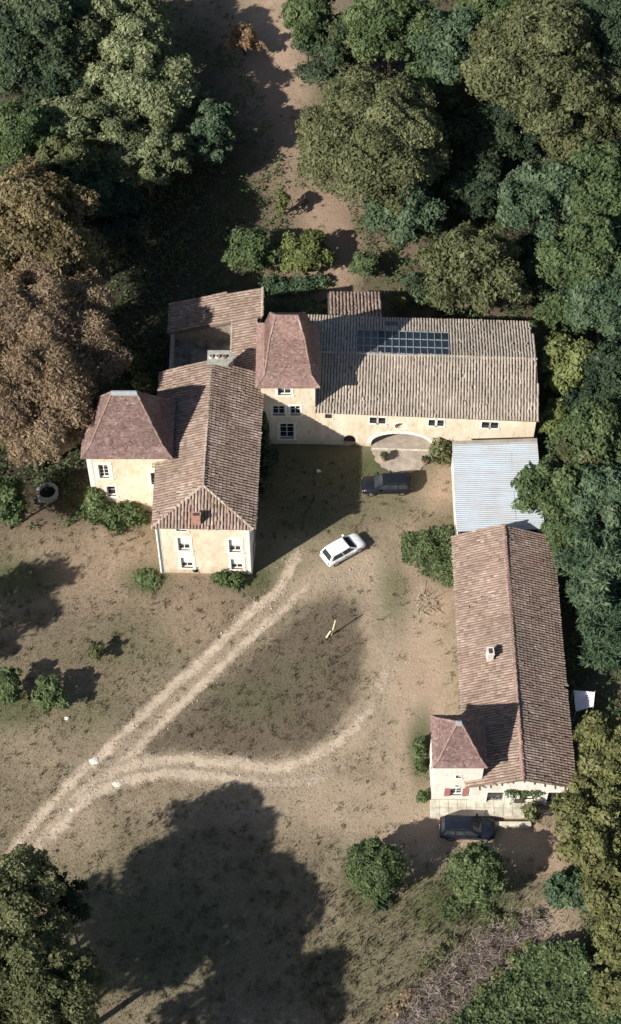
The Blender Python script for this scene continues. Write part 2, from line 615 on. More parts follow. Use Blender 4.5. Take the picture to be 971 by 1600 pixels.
def make_ground():
    far = np.array([60, 80, 120, 200, 400, 800, 1600, 3000.])
    xs = np.concatenate([-far[::-1], np.arange(-44, 44.01, .34), far])
    ys = np.concatenate([-far[::-1] - 10, np.arange(-54, 82.01, .34), far + 40])
    X, Y = np.meshgrid(xs, ys)
    X = X.ravel()
    Y = Y.ravel()
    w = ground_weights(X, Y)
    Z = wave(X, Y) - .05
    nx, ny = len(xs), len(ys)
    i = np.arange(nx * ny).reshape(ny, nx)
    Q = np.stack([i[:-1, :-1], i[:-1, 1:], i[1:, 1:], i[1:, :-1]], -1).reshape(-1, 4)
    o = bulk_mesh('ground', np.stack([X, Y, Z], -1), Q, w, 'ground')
    tag(o, 'dry tan lawn and bare earth around the manor', 'ground', kind='structure')


make_ground()


def catmull(P, n):
    P = np.array(P, float)
    P = np.vstack([2 * P[0] - P[1], P, 2 * P[-1] - P[-2]])
    out = []
    for i in range(1, len(P) - 2):
        for k in range(n):
            t = k / n
            a, b, c, d = P[i - 1], P[i], P[i + 1], P[i + 2]
            out.append(.5 * ((2 * b) + (c - a) * t + (2 * a - 5 * b + 4 * c - d) * t * t + (3 * b - a - 3 * c + d) * t ** 3))
    out.append(P[-2])
    return np.array(out)


def strip(name, pxpts, width, label, zoff, fade0=0.0, fade1=0.0):
    P = catmull([gp(*p) for p in pxpts], 14)
    n = len(P)
    T = np.gradient(P, axis=0)
    T /= np.linalg.norm(T, axis=1)[:, None]
    Nn = np.stack([-T[:, 1], T[:, 0]], -1)
    cols = np.linspace(-1, 1, 9)
    V, E_ = [], []
    s = np.linspace(0, 1, n)
    for c in cols:
        wv = width * .5 * (1 + .16 * np.sin(s * 37 + c * 2) + .1 * np.sin(s * 91 + c))
        Q = P + Nn * (c * wv)[:, None]
        V.append(np.stack([Q[:, 0], Q[:, 1], wave(Q[:, 0], Q[:, 1]) - .05 + zoff], -1))
        e = (1 - abs(c) ** 1.7) * np.ones(n)
        if fade0:
            e = e * np.clip(s / fade0, 0, 1)
        if fade1:
            e = e * np.clip((1 - s) / fade1, 0, 1)
        E_.append(e)
    V = np.stack(V, 1).reshape(-1, 3)
    E_ = np.stack(E_, 1).ravel()
    i = np.arange(n * 9).reshape(n, 9)
    Q = np.stack([i[:-1, :-1], i[:-1, 1:], i[1:, 1:], i[1:, :-1]], -1).reshape(-1, 4)
    o = bulk_mesh(name, V, Q[:, ::-1], {'edge': E_}, 'drive', origin=(float(V[0, 0]), float(V[0, 1]), 0))
    return tag(o, label, 'track', 'wheel ruts of the drive', 'structure')


strip('drive_rut', [(-20, 1375), (14, 1338), (60, 1279), (110, 1224), (150, 1187), (230, 1112), (330, 1018), (395, 955), (438, 917), (458, 880), (472, 842)],
      1.75, 'upper pale wheel rut running straight from the bottom corner to the manor', .030, 0, .08)
strip('drive_rut', [(0, 1405), (38, 1355), (85, 1290), (135, 1243), (185, 1196), (262, 1122), (352, 1034), (420, 972), (470, 925), (520, 893), (580, 885)],
      1.6, 'lower pale wheel rut running straight beside the oval lawn', .036, 0, .25)
strip('drive_rut', [(85, 1290), (128, 1243), (165, 1213), (215, 1194), (280, 1187), (350, 1192), (420, 1199), (480, 1188), (530, 1158), (575, 1110), (602, 1050), (608, 990), (592, 935), (555, 905), (505, 898), (462, 920)],
      2.0, 'inner wheel rut curving round the oval lawn', .042, .05, .48)
strip('drive_rut', [(62, 1335), (90, 1296), (125, 1258), (170, 1229), (225, 1214), (300, 1210), (380, 1219), (450, 1224), (520, 1208), (585, 1160), (625, 1095), (640, 1020), (632, 950), (600, 895)],
      1.9, 'outer wheel rut curving below the oval lawn', .048, .05, .62)


def apron():
    # half-oval concrete apron before the arch
    a0 = np.array(gp(583, 700))
    a1 = np.array(gp(672, 703))
    c = (a0 + a1) / 2
    u = (a1 - a0) / 2
    dpt = gp(620, 739)[1] - c[1]
    mb = MB()
    pts = []
    for k in range(25):
        t = math.pi * k / 24
        w = 1 + .04 * math.sin(k * 2.3)
        pts.append((c[0] - u[0] * math.cos(t) * w, c[1] - u[1] * math.cos(t) + dpt * (math.sin(t) ** .8) * w, .06))
    pts.append((a1[0], a1[1] + 1.2, .06))
    pts.append((a0[0], a0[1] + 1.2, .06))
    mb.poly_slab(pts[::-1] if dpt > 0 else pts, .2)
    o = mb.build('concrete_apron', 'concrete', origin=(c[0], c[1], 0))
    tag(o, 'half-oval worn concrete apron in front of the barn arch', 'apron', kind='structure')
    th = MB()
    th.box((c[0], c[1] - .12, .1), (abs(u[0]) * 2 + .1, .16, .07), rz=math.atan2(u[1], u[0]))
    th.build('threshold', 'terrace_stone', o)


apron()

# ------------------------------------------------------------------ building helpers


def slope_frame(poly):
    P = np.array(poly, float)
    n = np.zeros(3)
    for i in range(len(P)):
        a, b = P[i], P[(i + 1) % len(P)]
        n += np.cross(a, b)
    n /= np.linalg.norm(n)
    if n[2] < 0:
        n = -n
    v = np.array([0, 0, 1.]) - n * n[2]
    v /= np.linalg.norm(v)
    u = np.cross(v, n)
    o = P[np.argmin(P[:, 2])]
    return o, u, v, n, [(float(np.dot(p - o, u)), float(np.dot(p - o, v))) for p in P]


def canal_tiles(poly, pitch, length, rng, over=.06, holes=()):
    """rows of half-round cover tiles laid up the slope"""
    o, u, v, n, p2 = slope_frame(poly)
    us = [p[0] for p in p2]
    vs = [p[1] for p in p2]
    cu = np.arange(min(us) + pitch / 2, max(us), pitch)
    cv = np.arange(min(vs) - over, max(vs), length)
    U, Vv = np.meshgrid(cu, cv)
    U = U.ravel()
    Vv = Vv.ravel()
    ok = in_poly(U, np.clip(Vv + length * .5, min(vs) + 1e-3, None), p2)
    for hu0, hu1, hv0, hv1 in holes:
        ok &= ~((U > hu0) & (U < hu1) & (Vv + length * .5 > hv0) & (Vv + length * .5 < hv1))
    U = U[ok]
    Vv = Vv[ok]
    m = len(U)
    if m == 0:
        return np.zeros((0, 3)), np.zeros((0, 4), int), np.zeros(0)
    U = U + rng.normal(0, pitch * .045, m)
    Vv = Vv + rng.normal(0, .018, m)
    sag = .035 * np.sin(U * .9 + 1.3) * np.sin(Vv * .8) + .03 * np.sin(U * .37 + Vv * .5) + .06
    slip = rng.uniform(size=m) < .035
    U = U + slip * rng.normal(0, .05, m)
    Vv = Vv - slip * rng.uniform(0, .14, m)
    ang = np.linspace(0, math.pi, 5)
    rows = []
    for end, (hw, lift, dv) in enumerate(((.40, .02, 0.0), (.35, .0, length * 1.12))):
        for a in ang:
            uu = U + math.cos(a) * hw * pitch + (rng.normal(0, .006, m) if end else 0)
            ww = math.sin(a) * hw * pitch * .5 + lift + .01 + sag
            vv = Vv + dv
            rows.append(o + uu[:, None] * u + vv[:, None] * v + ww[:, None] * n)
    Vt = np.stack(rows, 1).reshape(-1, 3)
    base = np.arange(m)[:, None, None] * 10
    q = np.array([[k, k + 1, k + 6, k + 5] for k in range(4)])
    Q = (base + q[None]).reshape(-1, 4)[:, ::-1]
    t = np.clip(rng.normal(.5, .13, m), 0, 1)
    return Vt, Q, np.repeat(t, 10)


def flat_tiles(poly, w, h, rng):
    o, u, v, n, p2 = slope_frame(poly)
    us = [p[0] for p in p2]
    vs = [p[1] for p in p2]
    cv = np.arange(min(vs) - .03, max(vs), h)
    Ul, Vl = [], []
    for j, c in enumerate(cv):
        cu = np.arange(min(us) + (w / 2 if j % 2 else 0), max(us) + w, w)
        Ul.append(cu)
        Vl.append(np.full(len(cu), c))
    U = np.concatenate(Ul)
    Vv = np.concatenate(Vl)
    ok = in_poly(U, np.clip(Vv + h * .5, min(vs) + 1e-3, None), p2)
    U, Vv = U[ok], Vv[ok]
    m = len(U)
    lift = np.abs(rng.normal(.03, .012, m))
    skew = rng.normal(0, .008, m)
    pts = []
    for du, dv, dw in ((-.48, 0, 1), (.48, 0, 1), (.48, 1.2, .15), (-.48, 1.2, .15), (-.48, 0, -.3), (.48, 0, -.3)):
        pts.append(o + (U + du * w)[:, None] * u + (Vv + dv * h + skew * du)[:, None] * v + (lift * dw + .004)[:, None] * n)
    Vt = np.stack(pts, 1).reshape(-1, 3)
    base = np.arange(m)[:, None, None] * 6
    Q = (base + np.array([[0, 1, 2, 3], [4, 5, 1, 0]])[None]).reshape(-1, 4)
    t = np.clip(rng.normal(.5, .19, m), 0, 1)
    return Vt, Q, np.repeat(t, 6)


def ridge_row(pa, pb, r, rng, step=.38):
    pa = np.array(pa, float)
    pb = np.array(pb, float)
    d = pb - pa
    L = np.linalg.norm(d)
    d /= L
    s = np.cross(d, [0, 0, 1.])
    s /= np.linalg.norm(s)
    up = np.cross(s, d)
    n = max(1, int(L / step))
    st = L / n
    V, Q, T = [], [], []
    for i in range(n):
        t = float(np.clip(rng.normal(.5, .2), 0, 1))
        jit = rng.normal(0, .012)
        b = len(V)
        for e, (rr, off) in enumerate(((r * 1.08, 0), (r * .92, st * 1.1))):
            for a in np.linspace(-.2, math.pi + .2, 6):
                V.append(pa + d * (i * st + off) + s * (math.cos(a) * rr + jit) + up * (math.sin(a) * rr * .8 + (.03 if e == 0 else 0)))
                T.append(t)
        for k in range(5):
            Q.append((b + k, b + k + 6, b + k + 7, b + k + 1))
    return np.array(V), np.array(Q), np.array(T)


def join_bulk(parts):
    Vs, Qs, Ts = [], [], []
    off = 0
    for V, Q, T in parts:
        if len(V) == 0:
            continue
        Vs.append(V)
        Qs.append(Q + off)
        Ts.append(T)
        off += len(V)
    return np.vstack(Vs), np.vstack(Qs), np.concatenate(Ts)


def roof(parent, slopes, tmat, rng, kind='canal', pitch=.3, length=.36, ridges=(), rmat='tile_ridge', rr=.13, th=.16, deckmat=None, holes=None):
    mb = MB()
    for p in slopes:
        mb.poly_slab(p if slope_ccw(p) else p[::-1], th)
    r = mb.build('roof', deckmat or 'tile_under', parent, tint=True)
    parts = []
    for k, p in enumerate(slopes):
        if kind == 'canal':
            parts.append(canal_tiles(p, pitch, length, rng, holes=(holes or {}).get(k, ())))
        else:
            parts.append(flat_tiles(p, pitch, length, rng))
    V, Q, T = join_bulk(parts)
    o = bulk_mesh('roof_tiles', V, Q, {'tint': T}, tmat, r)
    o['kind'] = 'stuff'
    if ridges:
        V, Q, T = join_bulk([ridge_row(a, b, rr, rng) for a, b in ridges])
        o = bulk_mesh('ridge_tiles', V, Q, {'tint': T}, rmat, r)
        o['kind'] = 'stuff'
    return r


def slope_ccw(p):
    s = 0
    for i in range(len(p)):
        a, b = p[i], p[(i + 1) % len(p)]
        s += a[0] * b[1] - b[0] * a[1]
    return s > 0


class Face:
    """a wall face from a to b (plan), outward side to the right of a->b"""

    def __init__(self, a, b):
        self.a = np.array(a, float)
        self.b = np.array(b, float)
        d = self.b - self.a
        self.L = float(np.linalg.norm(d))
        self.d = d / self.L
        self.n = np.array([self.d[1], -self.d[0]])
        self.ang = math.atan2(self.d[1], self.d[0])

    def p(self, u, z, out=0.0):
        q = self.a + self.d * u + self.n * out
        return (q[0], q[1], z)


def op_bounds(o, u):
    k = o.get('kind', 'rect')
    if k == 'rect':
        return o['z0'], o['z1']
    c = (o['u0'] + o['u1']) / 2
    h = (o['u1'] - o['u0']) / 2
    t = max(0.0, 1 - ((u - c) / h) ** 2)
    if k == 'arch':
        return o['z0'], o['zs'] + (o['z1'] - o['zs']) * math.sqrt(t)
    zc = (o['z0'] + o['z1']) / 2
    r = (o['z1'] - o['z0']) / 2 * math.sqrt(t)
    return zc - r, zc + r


def wall_face(mb, fc, z0, z1, openings=(), depth=.28, top=None):
    """top: optional function u -> wall top height"""
    topf = top or (lambda u: z1)
    cuts = {0.0, fc.L}
    for o in openings:
        cuts |= {o['u0'], o['u1']}
        if o.get('kind', 'rect') != 'rect':
            for k in range(1, 24):
                cuts.add(o['u0'] + (o['u1'] - o['u0']) * k / 24)
    if top:
        for k in range(1, 16):
            cuts.add(fc.L * k / 16)
    cs = sorted(cuts)
    for ua, ub in zip(cs[:-1], cs[1:]):
        if ub - ua < 1e-5:
            continue
        um = (ua + ub) / 2
        act = sorted([o for o in openings if o['u0'] < um < o['u1']], key=lambda o: o['z0'])
        la, lb = z0, z0
        for o in act:
            a0, a1 = op_bounds(o, ua)
            b0, b1 = op_bounds(o, ub)
            if max(a0 - la, b0 - lb) > 1e-4:
                mb.add([fc.p(ua, la), fc.p(ub, lb), fc.p(ub, b0), fc.p(ua, a0)], [(0, 1, 2, 3)])
            dd = -o.get('depth', depth)
            mb.add([fc.p(ua, a0), fc.p(ub, b0), fc.p(ub, b0, dd), fc.p(ua, a0, dd)], [(0, 1, 2, 3)])
            mb.add([fc.p(ua, a1), fc.p(ub, b1), fc.p(ub, b1, dd), fc.p(ua, a1, dd)], [(3, 2, 1, 0)])
            la, lb = a1, b1
        mb.add([fc.p(ua, la), fc.p(ub, lb), fc.p(ub, topf(ub)), fc.p(ua, topf(ua))], [(0, 1, 2, 3)])
    for o in openings:
        dd = -o.get('depth', depth)
        for u in (o['u0'], o['u1']):
            a0, a1 = op_bounds(o, u)
            if o.get('kind') == 'arch':
                a1 = o['zs']
            if a1 - a0 > 1e-3:
                mb.add([fc.p(u, a0), fc.p(u, a1), fc.p(u, a1, dd), fc.p(u, a0, dd)], [(0, 1, 2, 3)])


def fbox(mb, fc, u0, u1, z0, z1, out0, out1):
    P = [fc.p(u0, z0, out1), fc.p(u1, z0, out1), fc.p(u1, z0, out0), fc.p(u0, z0, out0),
         fc.p(u0, z1, out1), fc.p(u1, z1, out1), fc.p(u1, z1, out0), fc.p(u0, z1, out0)]
    mb.add(P, [(0, 3, 2, 1), (4, 5, 6, 7), (0, 1, 5, 4), (1, 2, 6, 5), (2, 3, 7, 6), (3, 0, 4, 7)])


def window(parent, fc, o, cols=2, rows=3, depth=.28, surround=.16, shutters=None, pane_glare=False, fmat='paint_white', smat='stone_white'):
    u0, u1, z0, z1 = o['u0'], o['u1'], o['z0'], o['z1']
    w = .06
    mb = MB()
    di, do = -depth + .02, -depth + .09
    fbox(mb, fc, u0, u1, z0, z0 + w, di, do)
    fbox(mb, fc, u0, u1, z1 - w, z1, di, do)
    fbox(mb, fc, u0, u0 + w, z0 + w, z1 - w, di, do)
    fbox(mb, fc, u1 - w, u1, z0 + w, z1 - w, di, do)
    for k in range(1, cols):
        u = u0 + (u1 - u0) * k / cols
        fbox(mb, fc, u - .035, u + .035, z0 + w, z1 - w, di, do - .01)
    for k in range(1, rows):
        z = z0 + (z1 - z0) * k / rows
        fbox(mb, fc, u0 + w, u1 - w, z - .02, z + .02, di, do - .02)
    f = mb.build('window', fmat, parent)
    g = MB()
    fbox(g, fc, u0 + .03, u1 - .03, z0 + .03, z1 - .03, di - .02, di + .03)
    g.build('pane', 'glass_dark', f)
    if pane_glare:  # white sheet painting the bright reflection across the upper panes
        b = MB()
        fbox(b, fc, u0 + .08, u1 - .08, z0 + (z1 - z0) * .42, z1 - .07, di + .08, di + .10)
        b.build('pane_glare', 'paint_white', f)
    if surround:
        s = MB()
        e = .028
        fbox(s, fc, u0 - surround, u0, z0, z1, -.1, e)
        fbox(s, fc, u1, u1 + surround, z0, z1, -.1, e)
        fbox(s, fc, u0 - surround, u1 + surround, z1, z1 + surround, -.1, e)
        fbox(s, fc, u0 - surround - .05, u1 + surround + .05, z0 - .12, z0, -.1, .09)
        s.build('surround', smat, f)
    if shutters:
        sw = (u1 - u0) * .5
        for side in (-1, 1):
            sh = MB()
            ua = u0 - sw - .02 if side < 0 else u1 + .02
            fbox(sh, fc, ua, ua + sw, z0 - .02, z1 + .02, .03, .07)
            for zz in (.2, .8):
                zc = z0 + (z1 - z0) * zz
                fbox(sh, fc, ua + .03, ua + sw - .03, zc - .05, zc + .05, .07, .09)
            sh.build('shutter', shutters, f)
    return f


def R(u, w, z, h, **k):
    return dict(u0=u - w / 2, u1=u + w / 2, z0=z - h / 2, z1=z + h / 2, **k)


def hip_tower_roof(parent, x0, y0, x1, y1, ze, zr, rx0, rx1, ry, tmat, rng, over=.4, kick=.9, kz=.75, ridge_mat='tile_ridge', cap=None, bulge=0.0):
    ex0, ey0, ex1, ey1 = x0 - over, y0 - over, x1 + over, y1 + over
    b = [(ex0 + kick, ey0 + kick, ze + kz), (ex1 - kick, ey0 + kick, ze + kz), (ex1 - kick, ey1 - kick, ze + kz), (ex0 + kick, ey1 - kick, ze + kz)]
    e = [(ex0, ey0, ze), (ex1, ey0, ze), (ex1, ey1, ze), (ex0, ey1, ze)]
    ra, rb = (rx0, ry, zr), (rx1, ry, zr)
    slopes = [[e[0], e[1], b[1], b[0]], [e[1], e[2], b[2], b[1]], [e[2], e[3], b[3], b[2]], [e[3], e[0], b[0], b[3]]]
    if bulge > 0:
        # swelling (imperial) profile: an extra ring that stands out from the straight line
        t = .5
        m = []
        tops = [ra, rb, rb, ra]
        for p, q in zip(b, tops):
            c = [p[i] + (q[i] - p[i]) * t for i in range(3)]
            c[2] += bulge
            m.append(tuple(c))
        slopes += [[b[0], b[1], m[1], m[0]], [b[1], b[2], m[2], m[1]], [b[2], b[3], m[3], m[2]], [b[3], b[0], m[0], m[3]]]
    else:
        m = b
    slopes += [[m[0], m[1], rb, ra], [m[1], m[2], rb], [m[2], m[3], ra, rb], [m[3], m[0], ra]]
    hips = []
    for k, q in enumerate((ra, rb, rb, ra)):
        hips.append((e[k], b[k]))
        if bulge > 0:
            hips.append((b[k], m[k]))
        hips.append((m[k], q))
    if cap is None:
        hips.append((ra, rb))
    r = roof(parent, slopes, tmat, rng, 'flat', .20, .15, hips, ridge_mat, .085, .10)
    if cap:
        c = MB()
        c.add([(rx0 - .16, ry - .24, zr - .22), (rx1 + .16, ry - .24, zr - .22), (rx1 + .16, ry + .24, zr - .22), (rx0 - .16, ry + .24, zr - .22),
               (rx0 - .05, ry - .06, zr + .10), (rx1 + .05, ry - .06, zr + .10), (rx1 + .05, ry + .06, zr + .10), (rx0 - .05, ry + .06, zr + .10)],
              [(4, 5, 6, 7), (0, 1, 5, 4), (1, 2, 6, 5), (2, 3, 7, 6), (3, 0, 4, 7)])
        c.build('ridge_cap', cap, r)
    return r


def eave_board(parent, x0, y0, x1, y1, z, mat='plaster_cream'):
    mb = MB()
    for (a, b) in (((x0, y0), (x1, y0)), ((x1, y0), (x1, y1)), ((x1, y1), (x0, y1)), ((x0, y1), (x0, y0))):
        fbox(mb, Face(a, b), 0, Face(a, b).L + .12, z - .24, z - .04, 0.003, .12)
    mb.build('cornice', mat, parent)


# ------------------------------------------------------------------ A: manor block
def manor():
    rng = np.random.default_rng(11)
    SW, SE, NE, NW = (-13.25, -6.4), (-5.1, -6.6), (-4.45, 9.7), (-13.25, 10.0)
    root = empty('manor_house', (-9.1, 1.7, 0), 'cream two-storey manor block with hipped brown tile roof and white window surrounds', 'house')
    ze, zr = 7.55, 9.3
    south = Face(SW, SE)
    ops = [R(2.32, 1.0, 4.62, 2.0), R(2.42, 1.0, 1.62, 1.65), R(2.25, .9, 6.95, .55), R(6.72, 1.0, 4.5, 2.0), R(6.80, 1.0, 1.55, 1.65)]
    east = Face(SE, NE)
    eops = [R(u, 1.0, 4.7, 1.9) for u in (2.2, 5.2, 8.2, 11.2)] + [R(u, 1.0, 1.6, 1.9) for u in (2.2, 5.2, 11.2)] + [R(8.2, 1.2, 1.2, 2.4)]
    west = Face(NW, SW)
    wops = [R(14.8, .9, 4.7, 1.8), R(14.8, .9, 1.7, 1.6)]
    mb = MB()
    wall_face(mb, south, -.3, ze, ops)
    wall_face(mb, east, -.3, ze, eops)
    wall_face(mb, west, -.3, ze, wops)
    nf = Face(NE, NW)
    wall_face(mb, nf, -.3, ze, top=lambda u: ze + (zr - ze) * max(0, 1 - abs(u / nf.L - .5) * 2))
    mb.build('wall', 'plaster_cream', root)
    for k, o in enumerate(ops):
        window(root, south, o, 2, 3 if k != 2 else 1, surround=.24 if k != 2 else .14, pane_glare=(k in (0, 1, 3, 4)))
    for o in eops:
        window(root, east, o, 2, 3, surround=.18, shutters='wood_grey' if o['z1'] < 4 else None)
    for o in wops:
        window(root, west, o, 2, 3, surround=.18)
    # pale stone bands tying the window columns together
    for uc in (2.37, 6.76):
        band = MB()
        fbox(band, south, uc - .66, uc + .66, 2.75, 3.40, -.05, .018)
        band.build('stone_band', 'stone_white', root)
    for fc, u0, u1 in ((south, 0.0, .38), (south, south.L - .42, south.L)):
        q = MB()
        fbox(q, fc, u0, u1, -.2, ze - .3, -.05, .024)
        q.build('corner_stone', 'stone_white', root)
    # roof
    o_ = .28
    eSW, eSE, eNE, eNW = (SW[0] - o_, SW[1] - o_, ze), (SE[0] + o_, SE[1] - o_, ze), (NE[0] + o_, NE[1] + .1, ze), (NW[0] - o_, NW[1] + .1, ze)
    r0, r1 = (-9.15, -3.5, zr), (-8.78, 9.95, zr)
    roof(root, [[eSW, eSE, r0], [eSE, eNE, r1, r0], [eNW, eSW, r0, r1]], 'tile_canal', rng, 'canal', .28, .36,
         [(r0, r1), (eSW, r0), (eSE, r0)], 'tile_ridge_pale', .13)
    cor = MB()
    for a, b in ((SW, SE), (SE, NE), (NW, SW)):
        f = Face(a, b)
        fbox(cor, f, 0, f.L, ze - .36, ze - .12, 0.004, .16)
    cor.build('cornice', 'stone_white', root)
    # downpipe and gutter at the south-west corner
    dp = MB()
    a = south.p(.12, 0, .12)
    dp.tube([(a[0], a[1], .1), (a[0], a[1], ze - .5), (a[0] - .1, a[1] - .1, ze - .1)], .06, 8)
    dp.build('downpipe', 'paint_white', root)
    dp = MB()
    a = south.p(south.L - .1, 0, .12)
    dp.tube([(a[0], a[1], .1), (a[0], a[1], ze - .5), (a[0] + .1, a[1] - .1, ze - .1)], .05, 8)
    dp.build('downpipe', 'zinc', root)
    # small brick chimney on the hip
    x, y = gp(307, 812, 8.2)
    c = MB()
    c.box((x, y, 8.25), (.75, .5, 1.3), rz=-.05)
    c.box((x, y, 8.93), (.85, .6, .1), rz=-.05)
    ch = c.build('chimney', 'brick_red', root)
    c = MB()
    c.box((x, y, 9.0), (.5, .26, .06), rz=-.05)
    c.build('flue', 'wood_dark', ch)
    # large old chimney with a rounded back at the north gable
    x, y = gp(343, 558, 9.5)
    c = MB()
    w, d = 1.0, .7
    prof = [(-w, -d), (.45, -d), (.8, -.7), (1.12, -.4), (1.25, 0), (1.12, .4), (.8, .7), (.45, d), (-w, d)]
    prof = [(px_, py_) for px_, py_ in prof]
    n = len(prof)
    V = [(x + a, y + b, 5.6) for a, b in prof] + [(x + a, y + b, 9.3) for a, b in prof] + [(x + a * 1.07, y + b * 1.1, 9.36) for a, b in prof] + [(x + a * 1.07, y + b * 1.1, 9.52) for a, b in prof]
    Fc = []
    for l in range(3):
        for i in range(n):
            j = (i + 1) % n
            Fc.append((l * n + i, l * n + j, (l + 1) * n + j, (l + 1) * n + i))
    Fc.append(tuple(3 * n + i for i in range(n)))
    c.add(V, Fc)
    ch = c.build('chimney', 'stone_grey', root)
    for k, dx in enumerate((-.75, -.15, .45)):
        c = MB()
        c.tube([(x + dx, y - .05, 9.5), (x + dx, y - .05, 9.74)], [.2, .17], 10)
        c.build('chimney_pot', 'pale_stone' if k < 2 else 'terracotta', ch)
        c = MB()
        c.tube([(x + dx, y - .05, 9.73), (x + dx, y - .05, 9.76)], [.12, .12], 10)
        c.build('flue', 'wood_dark', ch)


manor()


# ------------------------------------------------------------------ north wing with roofless court
def north_wing():
    rng = np.random.default_rng(12)
    root = empty('north_wing', (-9, 15.5, 0), 'low brown-tiled wing wrapped round a roofless grey court behind the manor', 'outbuilding')

    def zr(x):
        return 4.5 + (x + 13.3) / 8.8 * 2.5
    mb = MB()
    x0, x1, y0, y1 = -13.05, -4.7, 10.25, 20.5
    cx, cy = -7.05, 17.2
    for a, b, t in (((x0, y1), (x0, y0), None), ((x1, y0 + 4.2), (x1, y1), None), ((x1, y1), (x0, y1), None)):
        f = Face(a, b)
        wall_face(mb, f, -.3, 0, top=lambda u, f=f: zr(f.p(u, 0)[0]) - .1)
    for a, b in (((x0 + .35, y0), (x0 + .35, cy)), ((cx, cy), (cx, y0)), ((x0 + .35, cy), (cx, cy))):
        f = Face(a, b)
        wall_face(mb, f, 2.5, 0, top=lambda u, f=f: zr(f.p(u, 0)[0]) - .1)
    mb.add([(x0, y0, 4.55), (x0 + .35, y0, 4.55), (x0 + .35, cy, 4.55), (x0, cy, 4.55)], [(0, 1, 2, 3)])
    mb.build('wall', 'stone_rubble', root)
    fl = MB()
    fl.poly_slab([(x0 + .36, y0 - .2, 3.4), (cx - .01, y0 - .2, 3.4), (cx - .01, cy - .01, 3.4), (x0 + .36, cy - .01, 3.4)], .25)
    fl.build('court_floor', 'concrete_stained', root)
    ex0, ex1, ey1 = -13.3, -4.45, 20.8
    s1 = [(ex0, cy - .25, zr(ex0)), (ex1, cy - .25, zr(ex1)), (ex1, ey1 - .25, zr(ex1)), (ex0, ey1, zr(ex0))]
    s2 = [(cx - .2, y0 - .2, zr(cx - .2)), (-4.9, y0 - .2, zr(-4.9)), (-4.9, cy - .25, zr(-4.9)), (cx - .2, cy - .25, zr(cx - .2))]
    roof(root, [s1, s2], 'tile_canal', rng, 'canal', .31, .36,
         [((ex1, cy - .25, zr(ex1) + .02), (ex1, ey1 - .25, zr(ex1) + .02)), ((cx - .2, y0, zr(cx - .2)), (cx - .2, cy - .25, zr(cx - .2)))], 'tile_ridge_pale', .12)


north_wing()


# ------------------------------------------------------------------ B: west tower
def west_tower():
    rng = np.random.default_rng(13)
    x0, y0, x1, y1, ze = -19.45, .05, -12.3, 5.85, 8.75
    root = empty('west_tower', ((x0 + x1) / 2, (y0 + y1) / 2, 0), 'square cream corner tower with steep purplish hip roof and grey ridge cap', 'tower')
    S = Face((x0, y0), (x1, y0))
    ops = [R(1.35, .85, 6.3, 2.0), R(1.75, .75, 3.25, 1.5), R(5.65, .5, 5.2, 1.8), R(5.75, .5, 1.8, 1.7)]
    mb = MB()
    wall_face(mb, S, -.3, ze, ops)
    W = Face((x0, y1), (x0, y0))
    wops = [R(2.9, .9, 6.3, 1.8), R(2.9, .9, 2.9, 1.6)]
    wall_face(mb, W, -.3, ze, wops)
    wall_face(mb, Face((x1, y0), (x1, y1)), -.3, ze)
    wall_face(mb, Face((x1, y1), (x0, y1)), -.3, ze)
    mb.build('wall', 'plaster_cream', root)
    window(root, S, ops[0], 2, 4, surround=.34)
    window(root, S, ops[1], 1, 2, surround=.16)
    window(root, S, ops[2], 1, 1, surround=.2, fmat='wood_grey')
    window(root, S, ops[3], 1, 1, surround=.14, fmat='wood_grey')
    for o in wops:
        window(root, W, o, 2, 3, surround=.2)
    q = MB()
    fbox(q, S, 0, .42, -.2, ze - .25, -.05, .022)
    q.build('corner_stone', 'stone_white', root)
    eave_board(root, x0, y0, x1, y1, ze)
    hip_tower_roof(root, x0, y0, x1, y1, ze, 13.9, -16.85, -14.85, 2.95, 'tile_flat', rng, over=.38, kick=.8, kz=.8, cap='zinc', ridge_mat='tile_rosy')


west_tower()


# ------------------------------------------------------------------ C: stair tower
def stair_tower():
    rng = np.random.default_rng(14)
    x0, y0, x1, y1, ze = -4.42, 7.65, .42, 14.2, 8.95
    root = empty('stair_tower', ((x0 + x1) / 2, (y0 + y1) / 2, 0), 'three-storey cream tower with swelling rosy tile roof beside the long barn', 'tower')
    S = Face((x0, y0), (x1, y0))
    ops = [R(2.1, 1.2, 7.95, 1.25), R(1.55, 1.1, 5.05, 1.4), R(3.05, .9, 5.05, 1.4), R(2.25, 1.3, 1.95, 2.3)]
    mb = MB()
    wall_face(mb, S, -.3, ze, ops)
    for a, b in (((x1, y0), (x1, y1)), ((x1, y1), (x0, y1)), ((x0, y1), (x0, y0))):
        wall_face(mb, Face(a, b), -.3, ze)
    mb.build('wall', 'plaster_cream', root)
    window(root, S, ops[0], 2, 2, surround=.2)
    window(root, S, ops[1], 2, 2, surround=.2)
    window(root, S, ops[2], 2, 2, surround=.2)
    window(root, S, ops[3], 2, 3, surround=.2)
    eave_board(root, x0, y0, x1, y1, ze)
    hip_tower_roof(root, x0, y0, x1, y1, ze, 14.4, -3.0, -1.1, 10.95, 'tile_rosy', rng, over=.42, kick=.75, kz=.8, bulge=.95, ridge_mat='tile_rosy')


stair_tower()


